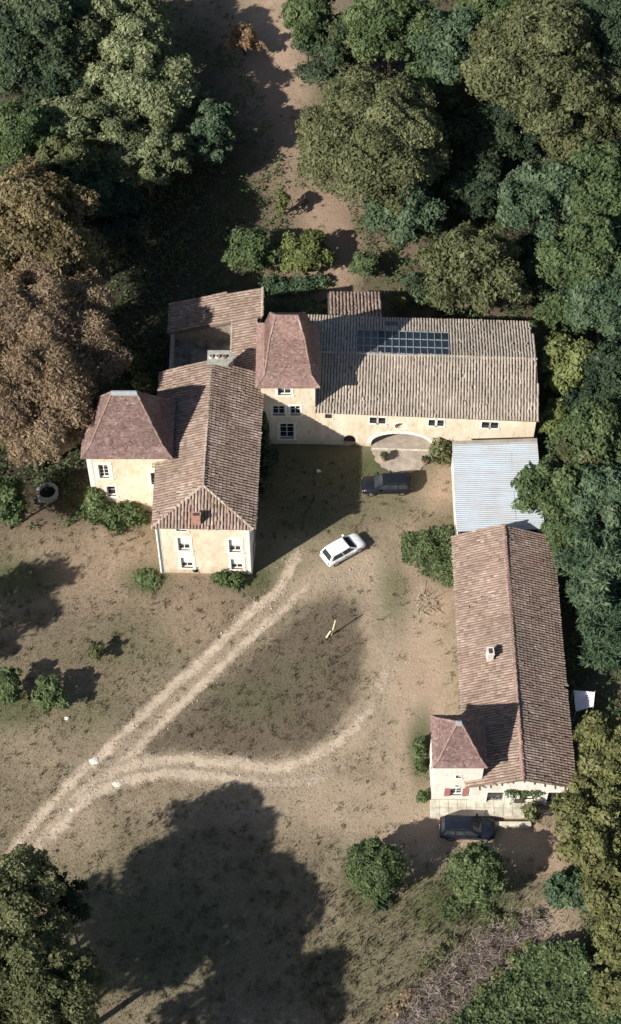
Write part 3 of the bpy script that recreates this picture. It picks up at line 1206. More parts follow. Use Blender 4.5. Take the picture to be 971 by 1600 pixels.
# ------------------------------------------------------------------ D: long barn
def long_barn():
    rng = np.random.default_rng(15)
    SWp, SEp, NEp, NWp = (.44, 7.62), (20.35, 6.6), (20.35, 17.45), (.0, 18.2)
    ze, zr = 5.3, 6.95
    root = empty('long_barn', (10.4, 12.4, 0), 'long cream barn with wide arched porch and grey-brown tile roof holding a rooflight', 'barn')
    S = Face(SWp, SEp)

    def U(px, py, z):
        x, y = gp(px, py, z)
        return float(np.dot(np.array([x, y]) - S.a, S.d))
    pairs = []
    for pa, pb in ((584, 597), (676, 688), (759, 773)):
        for px in (pa, pb):
            pairs.append(R(U(px, 652, 4.0), .68, 4.0, .9))
    lone = R(U(514, 646, 4.3), .62, 4.35, .62)
    ocu = dict(kind='oval', u0=U(617, 661, 3.3), u1=U(637, 661, 3.3), z0=2.85, z1=3.75, depth=1.0)
    arch = dict(kind='arch', u0=U(580, 695, .5), u1=U(673, 698, .5), z0=-.05, zs=.55, z1=2.15, depth=4.0)
    niche = dict(kind='arch', u0=U(537, 690, .6), u1=U(556, 690, .6), z0=-.05, zs=.75, z1=1.55, depth=.5)
    ops = pairs + [lone, ocu, arch, niche]
    mb = MB()
    wall_face(mb, S, -.3, ze, ops, depth=.16)
    gE = Face(SEp, NEp)
    wall_face(mb, gE, -.3, ze, top=lambda u: ze + (zr - ze) * max(0, 1 - abs(u / gE.L - .5) * 2) - .03)
    wall_face(mb, Face(NEp, NWp), -.3, ze)
    gW = Face(NWp, SWp)
    wall_face(mb, gW, -.3, ze, top=lambda u: ze + (zr - ze) * max(0, 1 - abs(u / gW.L - .5) * 2) - .03)
    mb.build('wall', 'plaster_cream', root)
    for o in pairs:
        window(root, S, o, 1, 1, surround=.11, fmat='wood_dark', depth=.16)
    window(root, S, lone, 1, 1, surround=.08, smat='plaster_cream', fmat='wood_dark', depth=.16)
    # oculus backing + stone ring
    f = MB()
    fbox(f, S, ocu['u0'], ocu['u1'], ocu['z0'], ocu['z1'], -1.05, -1.0)
    oc = f.build('oculus', 'wood_dark', root)
    ring = MB()
    uc, zc = (ocu['u0'] + ocu['u1']) / 2, (ocu['z0'] + ocu['z1']) / 2
    a_, b_ = (ocu['u1'] - ocu['u0']) / 2, (ocu['z1'] - ocu['z0']) / 2
    n = 24
    V = []
    for k in range(n):
        t = 2 * math.pi * k / n
        for s, out in ((1.0, .03), (1.0 + .22, .03), (1.22, -.02), (1.0, -.02)):
            V.append(S.p(uc + math.cos(t) * (a_ * s), zc + math.sin(t) * (b_ * s), out))
    Fc = []
    for k in range(n):
        j = (k + 1) % n
        for q in range(4):
            r_ = (q + 1) % 4
            Fc.append((k * 4 + q, k * 4 + r_, j * 4 + r_, j * 4 + q))
    ring.add(V, Fc)
    ring.build('stone_ring', 'stone_white', oc)
    # arch voussoirs as individual stones
    uc = (arch['u0'] + arch['u1']) / 2
    hw = (arch['u1'] - arch['u0']) / 2
    nst = 17
    for k in range(nst):
        t0 = math.pi * (k + .03) / nst
        t1 = math.pi * (k + .97) / nst
        st = MB()
        V = []
        for out in (-.1, .03):
            for t, s in ((t0, 1.0), (t1, 1.0), (t1, 1.0), (t0, 1.0)):
                pass
            for (t, e) in ((t0, 0), (t1, 0), (t1, 1), (t0, 1)):
                V.append(S.p(uc - math.cos(t) * (hw + e * .38), arch['zs'] + math.sin(t) * ((arch['z1'] - arch['zs']) + e * .34), out))
        st.add(V, [(0, 3, 2, 1), (4, 5, 6, 7), (0, 1, 5, 4), (1, 2, 6, 5), (2, 3, 7, 6), (3, 0, 4, 7)])
        st.build('arch_stone', 'stone_white', root)
    # porch behind the arch: back wall with double door, floor
    pr = MB()
    fbox(pr, S, arch['u0'] - .05, arch['u1'] + .05, -.2, 2.4, -4.2, -4.0)
    pr.build('porch_back_wall', 'stone_rubble', root)
    pr = MB()
    fbox(pr, S, arch['u0'], arch['u1'], -.2, .055, -4.0, .5)
    pr.build('porch_floor', 'concrete', root)
    for s in (-1, 1):
        pr = MB()
        fbox(pr, S, uc + min(0, s) * 1.2 + .02, uc + max(0, s) * 1.2 - .02, .06, 2.0, -4.0, -3.94)
        pr.build('door', 'wood_dark', root)
    nb = MB()
    fbox(nb, S, niche['u0'] - .03, niche['u1'] + .03, -.1, 1.6, -.56, -.5)
    nb.build('cellar_door', 'wood_dark', root)
    # roof
    o_ = .32
    eSW, eSE = (SWp[0], SWp[1] - o_, ze), (SEp[0] + .2, SEp[1] - o_, ze)
    eNE, eNW = (NEp[0] + .2, NEp[1] + o_, ze - .05), (-.55, NWp[1] + o_, ze - .05)
    rW, rE = (.3, 12.92, zr), (SEp[0] + .2, 12.08, zr)
    # bounds of the rooflight on the north slope
    north = [eNE, eNW, rW, rE]
    o, u, v, n, p2 = slope_frame(north)

    def on_slope(px, py):
        best = None
        for k in range(60):
            z = 5.0 + k * .035
            x, y = gp(px, py, z)
            q = np.array([x, y, z])
            e = abs(np.dot(q - o, n))
            if best is None or e < best[0]:
                best = (e, float(np.dot(q - o, u)), float(np.dot(q - o, v)))
        return best[1:]
    us, vs = zip(*[on_slope(*p) for p in ((558, 519), (701, 521), (701, 556), (558, 553))])
    u0, u1 = min(us), max(us)
    v0, v1 = min(vs), max(vs) + .0
    u_dark_a = on_slope(597, 530)[0]
    r = roof(root, [[eSW, eSE, rE, rW], north], 'tile_barn', rng, 'canal', .27, .36, [(rW, rE)], 'tile_ridge_pale', .12,
             holes={1: ((u0, u1, v0, v1),)})

    def P(uu, vv, ww):
        return tuple(o + uu * u + vv * v + ww * n)
    # u runs west->east or the other way round
    sgn = 1 if us[1] > us[0] else -1
    ncol, nrow = 13, 3
    ua, ub = us[0], us[1]
    bars = MB()

    def bar(uA, vA, uB, vB, w, h0, h1):
        du, dv = uB - uA, vB - vA
        L = math.hypot(du, dv)
        ox, oy = -dv / L * w / 2, du / L * w / 2
        pts = [(uA + ox, vA + oy), (uB + ox, vB + oy), (uB - ox, vB - oy), (uA - ox, vA - oy)]
        V = [P(a, b, h0) for a, b in pts] + [P(a, b, h1) for a, b in pts]
        bars.add(V, [(0, 3, 2, 1), (4, 5, 6, 7), (0, 1, 5, 4), (1, 2, 6, 5), (2, 3, 7, 6), (3, 0, 4, 7)])
    for c in range(ncol + 1):
        uu = ua + (ub - ua) * c / ncol
        bar(uu, v0, uu, v1, .07, .02, .125)
    for k in range(nrow + 1):
        vv = v0 + (v1 - v0) * k / nrow
        bar(ua, vv, ub, vv, .06, .022, .117)
    fr = bars.build('rooflight_frame', 'zinc', root)
    for c in range(ncol):
        for k in range(nrow):
            a0 = ua + (ub - ua) * (c + .04) / ncol
            a1 = ua + (ub - ua) * (c + .96) / ncol
            b0 = v0 + (v1 - v0) * (k + .03) / nrow
            b1 = v0 + (v1 - v0) * (k + .97) / nrow
            j = random.uniform(-.012, .012)
            pm = MB()
            V = [P(a0, b0, .06 + j), P(a1, b0, .06 - j), P(a1, b1, .06 + j), P(a0, b1, .06 - j),
                 P(a0, b0, .035), P(a1, b0, .035), P(a1, b1, .035), P(a0, b1, .035)]
            Fc = [(0, 1, 2, 3), (4, 7, 6, 5), (0, 4, 5, 1), (1, 5, 6, 2), (2, 6, 7, 3), (3, 7, 4, 0)]
            pm.add(V, Fc)
            pm.build('pane', 'glass_frosted' if c < 3 else 'glass_roof', fr)
    # small fixed skylight nearer the eave
    uu, vv = on_slope(612, 508)
    sk = MB()
    V = [P(uu - .75, vv - .45, .16), P(uu + .75, vv - .45, .16), P(uu + .75, vv + .45, .16), P(uu - .75, vv + .45, .16),
         P(uu - .75, vv - .45, .0), P(uu + .75, vv - .45, .0), P(uu + .75, vv + .45, .0), P(uu - .75, vv + .45, .0)]
    sk.add(V, Fc)
    s = sk.build('skylight', 'zinc', root)
    sk = MB()
    sk.add([P(uu - .65, vv - .36, .175), P(uu + .65, vv - .36, .175), P(uu + .65, vv + .36, .175), P(uu - .65, vv + .36, .175)], [(0, 1, 2, 3)])
    sk.build('pane', 'glass_frosted', s)
    cor = MB()
    fbox(cor, S, 0, S.L, ze - .3, ze - .12, .004, .14)
    cor.build('cornice', 'stone_white', root)


long_barn()


# ------------------------------------------------------------------ E: rear lean-to
def rear_lean_to():
    rng = np.random.default_rng(16)
    x0, x1, y0, y1 = 1.8, 6.6, 18.75, 23.1
    root = empty('lean_to', ((x0 + x1) / 2, (y0 + y1) / 2, 0), 'small tiled lean-to against the back of the long barn', 'shed')
    z0, z1 = 4.75, 3.0
    mb = MB()

    def top(y):
        return z0 + (z1 - z0) * (y - y0) / (y1 - y0) - .12
    for a, b in (((x0, y1), (x0, y0)), ((x1, y0), (x1, y1)), ((x1, y1), (x0, y1))):
        f = Face(a, b)
        wall_face(mb, f, -.3, 0, top=lambda u, f=f: top(f.p(u, 0)[1]))
    mb.build('wall', 'plaster_cream', root)
    roof(root, [[(x0 - .15, y0, z0), (x1 + .15, y0, z0), (x1 + .15, y1 + .2, z1), (x0 - .15, y1 + .2, z1)]], 'tile_canal', rng, 'canal', .33, .38)
    d = MB()
    fbox(d, Face((x1, y1), (x0, y1)), 1.6, 2.6, 0, 2.1, .0, .04)
    d.build('door', 'wood_grey', root)


rear_lean_to()


# ------------------------------------------------------------------ F: corrugated shed
def metal_shed():
    rng = np.random.default_rng(17)
    x0, x1, y0, y1 = 12.9, 20.35, -4.35, 5.1
    root = empty('metal_shed', ((x0 + x1) / 2, (y0 + y1) / 2, 0), 'open shed roofed with pale blue-white corrugated metal sheets', 'shed')

    def z(x):
        return 3.35 + (x - x0) * .055
    # corrugated sheets: corrugations run east-west down the slope
    nx, ny = 3, 9
    for i in range(nx):
        for j in range(ny):
            xa = x0 - .1 + (x1 - x0 + .2) * i / nx
            xb = x0 - .1 + (x1 - x0 + .2) * (i + 1) / nx + (.12 if i < nx - 1 else 0)
            ya = y0 + (y1 - y0) * j / ny
            yb = y0 + (y1 - y0) * (j + 1) / ny + (.06 if j < ny - 1 else 0)
            if i == 0:
                xa += rng.uniform(-.05, .03)
            n = 30
            mb = MB()
            V = []
            dz = .012 * (i % 2) + .010 * (j % 2) + rng.normal(0, .008)
            for k in range(n + 1):
                y = ya + (yb - ya) * k / n
                w = .022 * math.sin(2 * math.pi * y / .21)
                V.append((xa, y, z(xa) + w + dz))
                V.append((xb, y, z(xb) + w + dz))
            Fc = [(2 * k, 2 * k + 1, 2 * k + 3, 2 * k + 2) for k in range(n)]
            mb.add(V, Fc)
            mb.build('roof_sheet', 'corrugated', root)
    fl = MB()
    fl.box(((x0 + x1) / 2, y1 + .15, z((x0 + x1) / 2) - .02), (x1 - x0 + .2, .5, .05), tilt=Matrix.Rotation(-math.atan(.055), 3, 'Y'))
    fl.build('flashing', 'stone_rubble', root)
    for x in (x0 + .15, (x0 + x1) / 2, x1 - .15):
        for y in (y0 + .2, (y0 + y1) / 2, y1 - .2):
            p = MB()
            p.box((x, y, z(x) / 2 - .12), (.16, .16, z(x) - .1))
            p.build('post', 'wood_grey', root)
    for y in (y0 + .2, (y0 + y1) / 2, y1 - .2):
        b = MB()
        b.box(((x0 + x1) / 2, y, z((x0 + x1) / 2) - .16), (x1 - x0 + .1, .1, .18), tilt=Matrix.Rotation(-math.atan(.055), 3, 'Y'))
        b.build('beam', 'wood_grey', root)
    w = MB()
    wall_face(w, Face((x0 + .02, y1), (x0 + .02, y0)), -.1, z(x0) - .12)
    wall_face(w, Face((x1, y0), (x1, y1)), -.1, z(x1) - .12)
    w.build('wall', 'plaster_white', root)


metal_shed()


# ------------------------------------------------------------------ G: east cottage
def cottage():
    rng = np.random.default_rng(18)
    x0, x1, y0, y1 = 12.95, 20.7, -28.75, -5.2
    ze, zr, xr = 3.6, 5.45, 16.78
    root = empty('cottage', ((x0 + x1) / 2, (y0 + y1) / 2, 0), 'long low white cottage under a brown tile gable roof with reddish ridge', 'cottage')
    S = Face((x0, y0), (x1, y0))
    W = Face((x0, y1), (x0, y0))
    sops = [R(2.0, 1.3, 1.1, 2.2), R(4.6, 1.2, 1.5, 1.2), R(6.7, .9, 1.1, 2.2)]
    wops = [R(u, 1.0, 1.6, 1.3) for u in (2.5, 7.5, 12.0, 15.2)] + [R(u, 1.1, 1.1, 2.2) for u in (5.0, 10.0)]
    mb = MB()

    def gt(f):
        return lambda u: ze + (zr - ze) * max(0, 1 - abs((f.p(u, 0)[0] - xr) / ((x1 - x0) / 2 + .1))) - .06
    wall_face(mb, S, -.3, ze, sops, top=gt(S))
    wall_face(mb, W, -.3, ze, wops)
    wall_face(mb, Face((x1, y0), (x1, y1)), -.3, ze)
    Nf = Face((x1, y1), (x0, y1))
    wall_face(mb, Nf, -.3, ze, top=gt(Nf))
    mb.build('wall', 'plaster_white', root)
    for k, o in enumerate(sops):
        window(root, S, o, 2, 3, surround=.12, fmat='wood_dark' if k != 1 else 'paint_white')
    for o in wops:
        window(root, W, o, 2, 3, surround=.14)
    ex0, ex1, ey0, ey1 = 12.42, 21.1, -29.0, -4.95
    rS, rN = (xr + .08, ey0 - .25, zr), (xr - .1, ey1 - .1, zr)
    a, b, c, d = (ex0, ey0, ze), (ex1, ey0, ze), (ex1, ey1, ze), (ex0, ey1, ze)
    roof(root, [[d, a, rS, rN], [b, c, rN, rS]], 'tile_canal', rng, 'canal', .245, .33, [(rS, rN)], 'tile_ridge', .15)
    x, y = gp(766, 1022, 5.3)
    m = MB()
    m.box((x, y, 5.0), (.5, .68, 1.5), rz=.1)
    m.box((x, y, 5.77), (.6, .78, .1), rz=.1)
    ch = m.build('chimney', 'pale_stone', root)
    m = MB()
    m.box((x, y, 5.83), (.3, .45, .06), rz=.1)
    m.build('flue', 'wood_dark', ch)
    # rafter feet / brackets on the south gable
    for k in range(9):
        u = .6 + k * .86
        z = gt(S)(u) - .28
        m = MB()
        fbox(m, S, u - .07, u + .07, z - .16, z, 0.0, .42)
        m.build('rafter_foot', 'wood_dark', root)
    g = MB()
    g.tube([(ex0 + .02, ey1, ze - .06), (ex0 + .02, -23.6, ze - .06)], .07, 8)
    g.build('gutter', 'zinc', root)


cottage()


# ------------------------------------------------------------------ H: dovecote pavilion
def pavilion():
    rng = np.random.default_rng(19)
    x0, y0, x1, y1, ze = 9.85, -28.5, 13.7, -24.3, 6.55
    root = empty('dovecote_tower', ((x0 + x1) / 2, (y0 + y1) / 2, 0), 'small square white dovecote tower with pyramid roof and red shutters', 'tower')
    S = Face((x0, y0), (x1, y0))
    W = Face((x0, y1), (x0, y0))
    ops = [R(1.95, .95, 1.75, 1.35), R(1.95, .42, 4.55, .5), R(1.95, .3, 2.85, .28)]
    mb = MB()
    wall_face(mb, S, -.3, ze, ops)
    wops = [R(2.1, .8, 1.9, 1.2)]
    wall_face(mb, W, -.3, ze, wops)
    for a, b in (((x1, y0), (x1, y1)), ((x1, y1), (x0, y1))):
        wall_face(mb, Face(a, b), -.3, ze)
    mb.build('wall', 'plaster_white', root)
    window(root, S, ops[0], 2, 3, surround=.08, shutters='paint_red')
    window(root, S, ops[1], 2, 1, surround=.06, fmat='wood_dark')
    window(root, S, ops[2], 1, 1, surround=.05, fmat='wood_dark')
    window(root, W, wops[0], 2, 2, surround=.1)
    eave_board(root, x0, y0, x1, y1, ze, 'plaster_white')
    hip_tower_roof(root, x0, y0, x1, y1, ze, 9.85, (x0 + x1) / 2 - .3, (x0 + x1) / 2 - .05, (y0 + y1) / 2, 'tile_flat', rng, over=.22, kick=.4, kz=.35, ridge_mat='tile_rosy', cap='zinc')


pavilion()


# ------------------------------------------------------------------ terrace before the cottage
def terrace():
    mb = MB()
    x0, x1, y0, y1 = 9.75, 17.9, -30.0, -28.53
    root = empty('terrace', ((x0 + x1) / 2, (y0 + y1) / 2, 0), 'pale stone terrace along the foot of the dovecote tower and cottage', 'terrace')
    rng = np.random.default_rng(4)
    mb.poly_slab([(x0, y0, .30), (x1, y0, .30), (x1, y1, .30), (x0, y1, .30)], .5)
    mb.build('terrace_bed', 'terrace_stone', root)
    nx, ny = 11, 2
    for i in range(nx):
        for j in range(ny):
            s = MB()
            s.box((x0 + (x1 - x0) * (i + .5) / nx, y0 + (y1 - y0) * (j + .5) / ny, .325 + rng.normal(0, .005)),
                  ((x1 - x0) / nx - .03, (y1 - y0) / ny - .03, .06))
            s.build('paving_slab', 'terrace_stone', root)
    low = MB()
    low.box((15.7, -30.65, .12), (4.3, .35, .5))
    low.build('low_wall', 'terrace_stone', root)


terrace()

# ------------------------------------------------------------------ vehicles


def car(name, px, py, ang, L, W, H, paint, label, estate=True, roofcol=None):
    x, y = gp(px, py, .6)
    root = empty(name, (x, y, 0), label, 'car', 'parked cars', rz=ang)
    ORG[root.name] = np.zeros(3)     # car parts are modelled in local space
    hw = W / 2
    # lower body loft
    st = [(-.50, .80, .42, .70), (-.485, .93, .32, .86), (-.44, .98, .26, .93), (-.30, 1.0, .22, .95), (0, 1.0, .22, .93), (.17, 1.0, .22, .92),
          (.30, .995, .22, .89), (.40, .97, .23, .83), (.46, .91, .27, .76), (.49, .80, .33, .66), (.50, .68, .38, .58)]
    sec = [(.86, 0.0), (1.0, .18), (1.0, .55), (.96, .86), (.80, 1.0), (0, 1.035)]
    V = []
    ring = len(sec) * 2 - 1
    for fx, w, z0, z1 in st:
        pts = [(s * w * hw, z0 + (z1 - z0) * t) for s, t in sec]
        pts = pts + [(-a, b) for a, b in pts[-2::-1]]
        for a, b in pts:
            V.append((fx * L, a, b * H / 1.45))
    Fc = []
    for i in range(len(st) - 1):
        for k in range(ring - 1):
            Fc.append((i * ring + k, (i + 1) * ring + k, (i + 1) * ring + k + 1, i * ring + k + 1))
    Fc.append(tuple(range(ring))[::1])
    Fc.append(tuple((len(st) - 1) * ring + k for k in range(ring))[::-1])
    for i in range(len(st) - 1):
        Fc.append((i * ring, i * ring + ring - 1, (i + 1) * ring + ring - 1, (i + 1) * ring))
    mb = MB().add(V, Fc)
    body = mb.build('body', paint, root, smooth=True)
    # cabin: belt ring -> roof ring
    zb, zt = .90 * H / 1.45, H
    xr0, xf0 = (-.475 if estate else -.465) * L, .25 * L
    xr1, xf1 = (-.41 if estate else -.37) * L, .07 * L
    wb, wt = hw * .91, hw * .74

    def cab(t, u, s):
        """t 0 belt..1 roof; u 0 rear..1 front; s side -1..1"""
        xa = xr0 + (xr1 - xr0) * t
        xb = xf0 + (xf1 - xf0) * t
        w = wb + (wt - wb) * t
        return (xa + (xb - xa) * u, s * w * (1 - .06 * (2 * u - 1) ** 2), zb + (zt - zb) * t)
    V = []
    us = np.linspace(0, 1, 7)
    for t in (0, 1):
        for u in us:
            V.append(cab(t, u, -1))
        for u in us[::-1]:
            V.append(cab(t, u, 1))
    n = 14
    Fc = [(i, (i + 1) % n, n + (i + 1) % n, n + i) for i in range(n)]
    c = MB().add(V, Fc)
    c.build('cabin', paint, root)
    # domed roof panel
    V = []
    Fc = []
    ny = 6
    for i, u in enumerate(np.linspace(-.01, 1.01, 9)):
        for j, s in enumerate(np.linspace(-1.02, 1.02, ny + 1)):
            p = cab(1, u, s)
            V.append((p[0], p[1], zt + .005 + .05 * (1 - s * s) * (1 - (2 * u - 1) ** 4)))
    for i in range(8):
        for j in range(ny):
            a = i * (ny + 1) + j
            Fc.append((a, a + ny + 1, a + ny + 2, a + 1))
    MB().add(V, Fc).build('roof', roofcol or paint, root, smooth=True)

    def panel(nm, mat, pts, off):
        P = [Vector(p) for p in pts]
        nn = (P[1] - P[0]).cross(P[2] - P[0]).normalized()
        ctr = sum(P, Vector()) / 4
        if nn.dot(ctr - Vector((0, 0, .6))) < 0:
            nn = -nn
        Vv = [p + nn * off for p in P] + [p - nn * .01 for p in P]
        MB().add(Vv, [(0, 1, 2, 3), (7, 6, 5, 4), (0, 4, 5, 1), (1, 5, 6, 2), (2, 6, 7, 3), (3, 7, 4, 0)]).build(nm, mat, root)

    def lerp_end(u, t0, t1, s):
        return [cab(t0, u, -s), cab(t0, u, s), cab(t1, u, s), cab(t1, u, -s)]
    panel('windshield', 'glass_car', lerp_end(1, .06, .94, .88), .02)
    panel('rear_window', 'glass_car', lerp_end(0, .12, .9, .82), .02)
    for s in (-1, 1):
        for u0, u1 in (((.06, .34), (.38, .64), (.68, .93)) if estate else ((.08, .48), (.53, .92))):
            panel('side_window', 'glass_car', [cab(.1, u0, s), cab(.1, u1, s), cab(.9, u1, s), cab(.9, u0, s)], .018)
        # mirrors
        m = MB().box((cab(.1, .9, s)[0], s * (hw + .09), zb + .1), (.16, .2, .13))
        m.build('wing_mirror', paint, root)
        h = MB().box((.462 * L, s * hw * .66, .60 * H / 1.45), (.16, .30, .11), rz=-s * .35)
        h.build('headlight', 'lamp_clear', root)
        h = MB().box((-.487 * L, s * hw * .74, .74 * H / 1.45), (.10, .22, .2))
        h.build('tail_light', 'lamp_red', root)
        d = MB().box((cab(0, .55, s)[0], s * (hw * 1.0), .72 * H / 1.45), (.18, .04, .03))
        d.build('door_handle', 'black_iron', root)
        for fx in (-.30, .31):
            wmb = MB()
            cy = s * (hw - .10)
            r_ = .325
            V = []
            k_ = 20
            for yy, rr in ((-.1, .86), (-.1, 1), (.1, 1), (.1, .86)):
                for q in range(k_):
                    a = 2 * math.pi * q / k_
                    V.append((fx * L + math.cos(a) * r_ * rr, cy + yy, r_ + math.sin(a) * r_ * rr))
            Fc = []
            for ri in range(3):
                for q in range(k_):
                    q2 = (q + 1) % k_
                    Fc.append((ri * k_ + q, ri * k_ + q2, (ri + 1) * k_ + q2, (ri + 1) * k_ + q))
            wmb.add(V, Fc)
            wh = wmb.build('wheel', 'rubber', root)
            rim = MB()
            rim.tube([(fx * L, cy + s * .02, r_), (fx * L, cy + s * .095, r_)], [.2, .215], 14)
            rim.build('rim', 'rim_metal', wh)
    pl = MB().box((-.502 * L, 0, .55 * H / 1.45), (.03, .5, .11))
    pl.build('number_plate', 'plate_white', root)
    bp = MB().box((.495 * L, 0, .36 * H / 1.45), (.06, W * .62, .14))
    bp.build('bumper', 'black_iron', root)
    if estate:
        for s in (-1, 1):
            a, b = cab(1, .08, s * .9), cab(1, .92, s * .9)
            MB().tube([(a[0], a[1], zt + .05), (b[0], b[1], zt + .05)], .018, 6).build('roof_rail', 'black_iron', root)
    return root


car('parked_car', 604, 757, math.pi + .03, 4.55, 1.78, 1.47, 'paint_black', 'black estate car parked on the grass near the barn arch')
car('parked_car', 536, 858, math.radians(34), 4.05, 1.74, 1.46, 'paint_car_white', 'white hatchback car standing on the drive by the courtyard shadow', estate=False)
car('parked_car', 731, 1294, -.04, 4.5, 1.8, 1.5, 'paint_navy', 'dark navy estate car parked below the stone terrace')

# ------------------------------------------------------------------ small objects


def post_thing():
    x, y = gp(518, 992)
    root = empty('wooden_post', (x, y, 0), 'slim pale yellow leaning post with a short brace on the oval lawn', 'post')
    MB().tube([(x, y, -.05), (x + .18, y + .16, 1.0), (x + .34, y + .3, 1.95)], [.065, .055, .06], 8).build('post', 'wood_pale', root)
    MB().tube([(x - .42, y - .25, 0), (x - .05, y - .02, .75)], [.085, .06], 8).build('brace', 'wood_pale', root)


post_thing()


def blob_stone(name, px, py, r, h, label, mat='pale_stone', cat='stone', seed=1, group=None):
    rng = np.random.default_rng(seed)
    x, y = gp(px, py)
    mb = MB()
    V, Fc = [], []
    nu, nv = 12, 5
    jit = rng.uniform(.75, 1.2, nu)
    for j in range(nv):
        t = (j / (nv - 1)) * math.pi / 2
        for k in range(nu):
            a = 2 * math.pi * k / nu
            rr = r * jit[k] * math.cos(t) + .01
            V.append((x + math.cos(a) * rr, y + math.sin(a) * rr * .8, -.06 + (h + .06) * math.sin(t) * rng.uniform(.92, 1.08)))
    for j in range(nv - 1):
        for k in range(nu):
            k2 = (k + 1) % nu
            Fc.append((j * nu + k, j * nu + k2, (j + 1) * nu + k2, (j + 1) * nu + k))
    Fc.append(tuple((nv - 1) * nu + k for k in range(nu)))
    mb.add(V, Fc)
    return tag(mb.build(name, mat, origin=(x, y, 0)), label, cat, group)


blob_stone('pale_stone', 148, 1189, .5, .12, 'flat white stone on the upper rut of the drive', seed=3)
blob_stone('pale_stone', 183, 1225, .42, .10, 'flat white stone where the curved rut branches off', seed=4)
blob_stone('pale_stone', 112, 1265, .3, .07, 'small pale stone on the drive nearest the bottom trees', seed=5)
blob_stone('pale_stone', 498, 736, .25, .15, 'small white stone lying in the shaded courtyard', seed=6)
blob_stone('pale_stone', 105, 1122, .22, .12, 'little grey stone beside the two round lawn bushes', seed=7)


def well():
    x, y = gp(75, 772)
    root = empty('well_ring', (x, y, 0), 'round pale stone well ring under the brown tree', 'well')
    n = 14
    for k in range(n):
        a0 = 2 * math.pi * (k + .03) / n
        a1 = 2 * math.pi * (k + .97) / n
        V = []
        for z in (-.1, .5):
            for a, r in ((a0, .75), (a1, .75), (a1, 1.0), (a0, 1.0)):
                V.append((x + math.cos(a) * r, y + math.sin(a) * r, z))
        MB().add(V, [(0, 1, 2, 3), (7, 6, 5, 4), (0, 4, 5, 1), (1, 5, 6, 2), (2, 6, 7, 3), (3, 7, 4, 0)]).build('stone', 'stone_grey', root)  # darker grey puts the tree's shade into the ring's colour
    MB().tube([(x, y, -.02), (x, y, .1)], [.74, .74], 20).build('water', 'glass_dark', root)


well()


def planter(px, py, label, seed):
    x, y = gp(px, py)
    root = empty('planter', (x, y, 0), label, 'planter', 'planters by the barn arch')
    MB().tube([(x, y, .05), (x, y, .1), (x, y, .42), (x, y, .48)], [.22, .24, .34, .37], 14).build('pot', 'terracotta', root)
    V, Q, T = leaf_cloud([((x, y, .72), (.38, .38, .34), .4)], 120, .10, np.random.default_rng(seed))
    o = bulk_mesh('foliage', V, Q, {'tint': T}, 'leaf_dark', root)


_gr = np.random.default_rng(31)
GAPK = [v / np.linalg.norm(v) * f for v, f in zip(_gr.normal(size=(16, 3)), np.geomspace(.7, 5.5, 16))]
GAPP = _gr.uniform(0, 6.28, 16)
GAPA = np.full(16, .30)


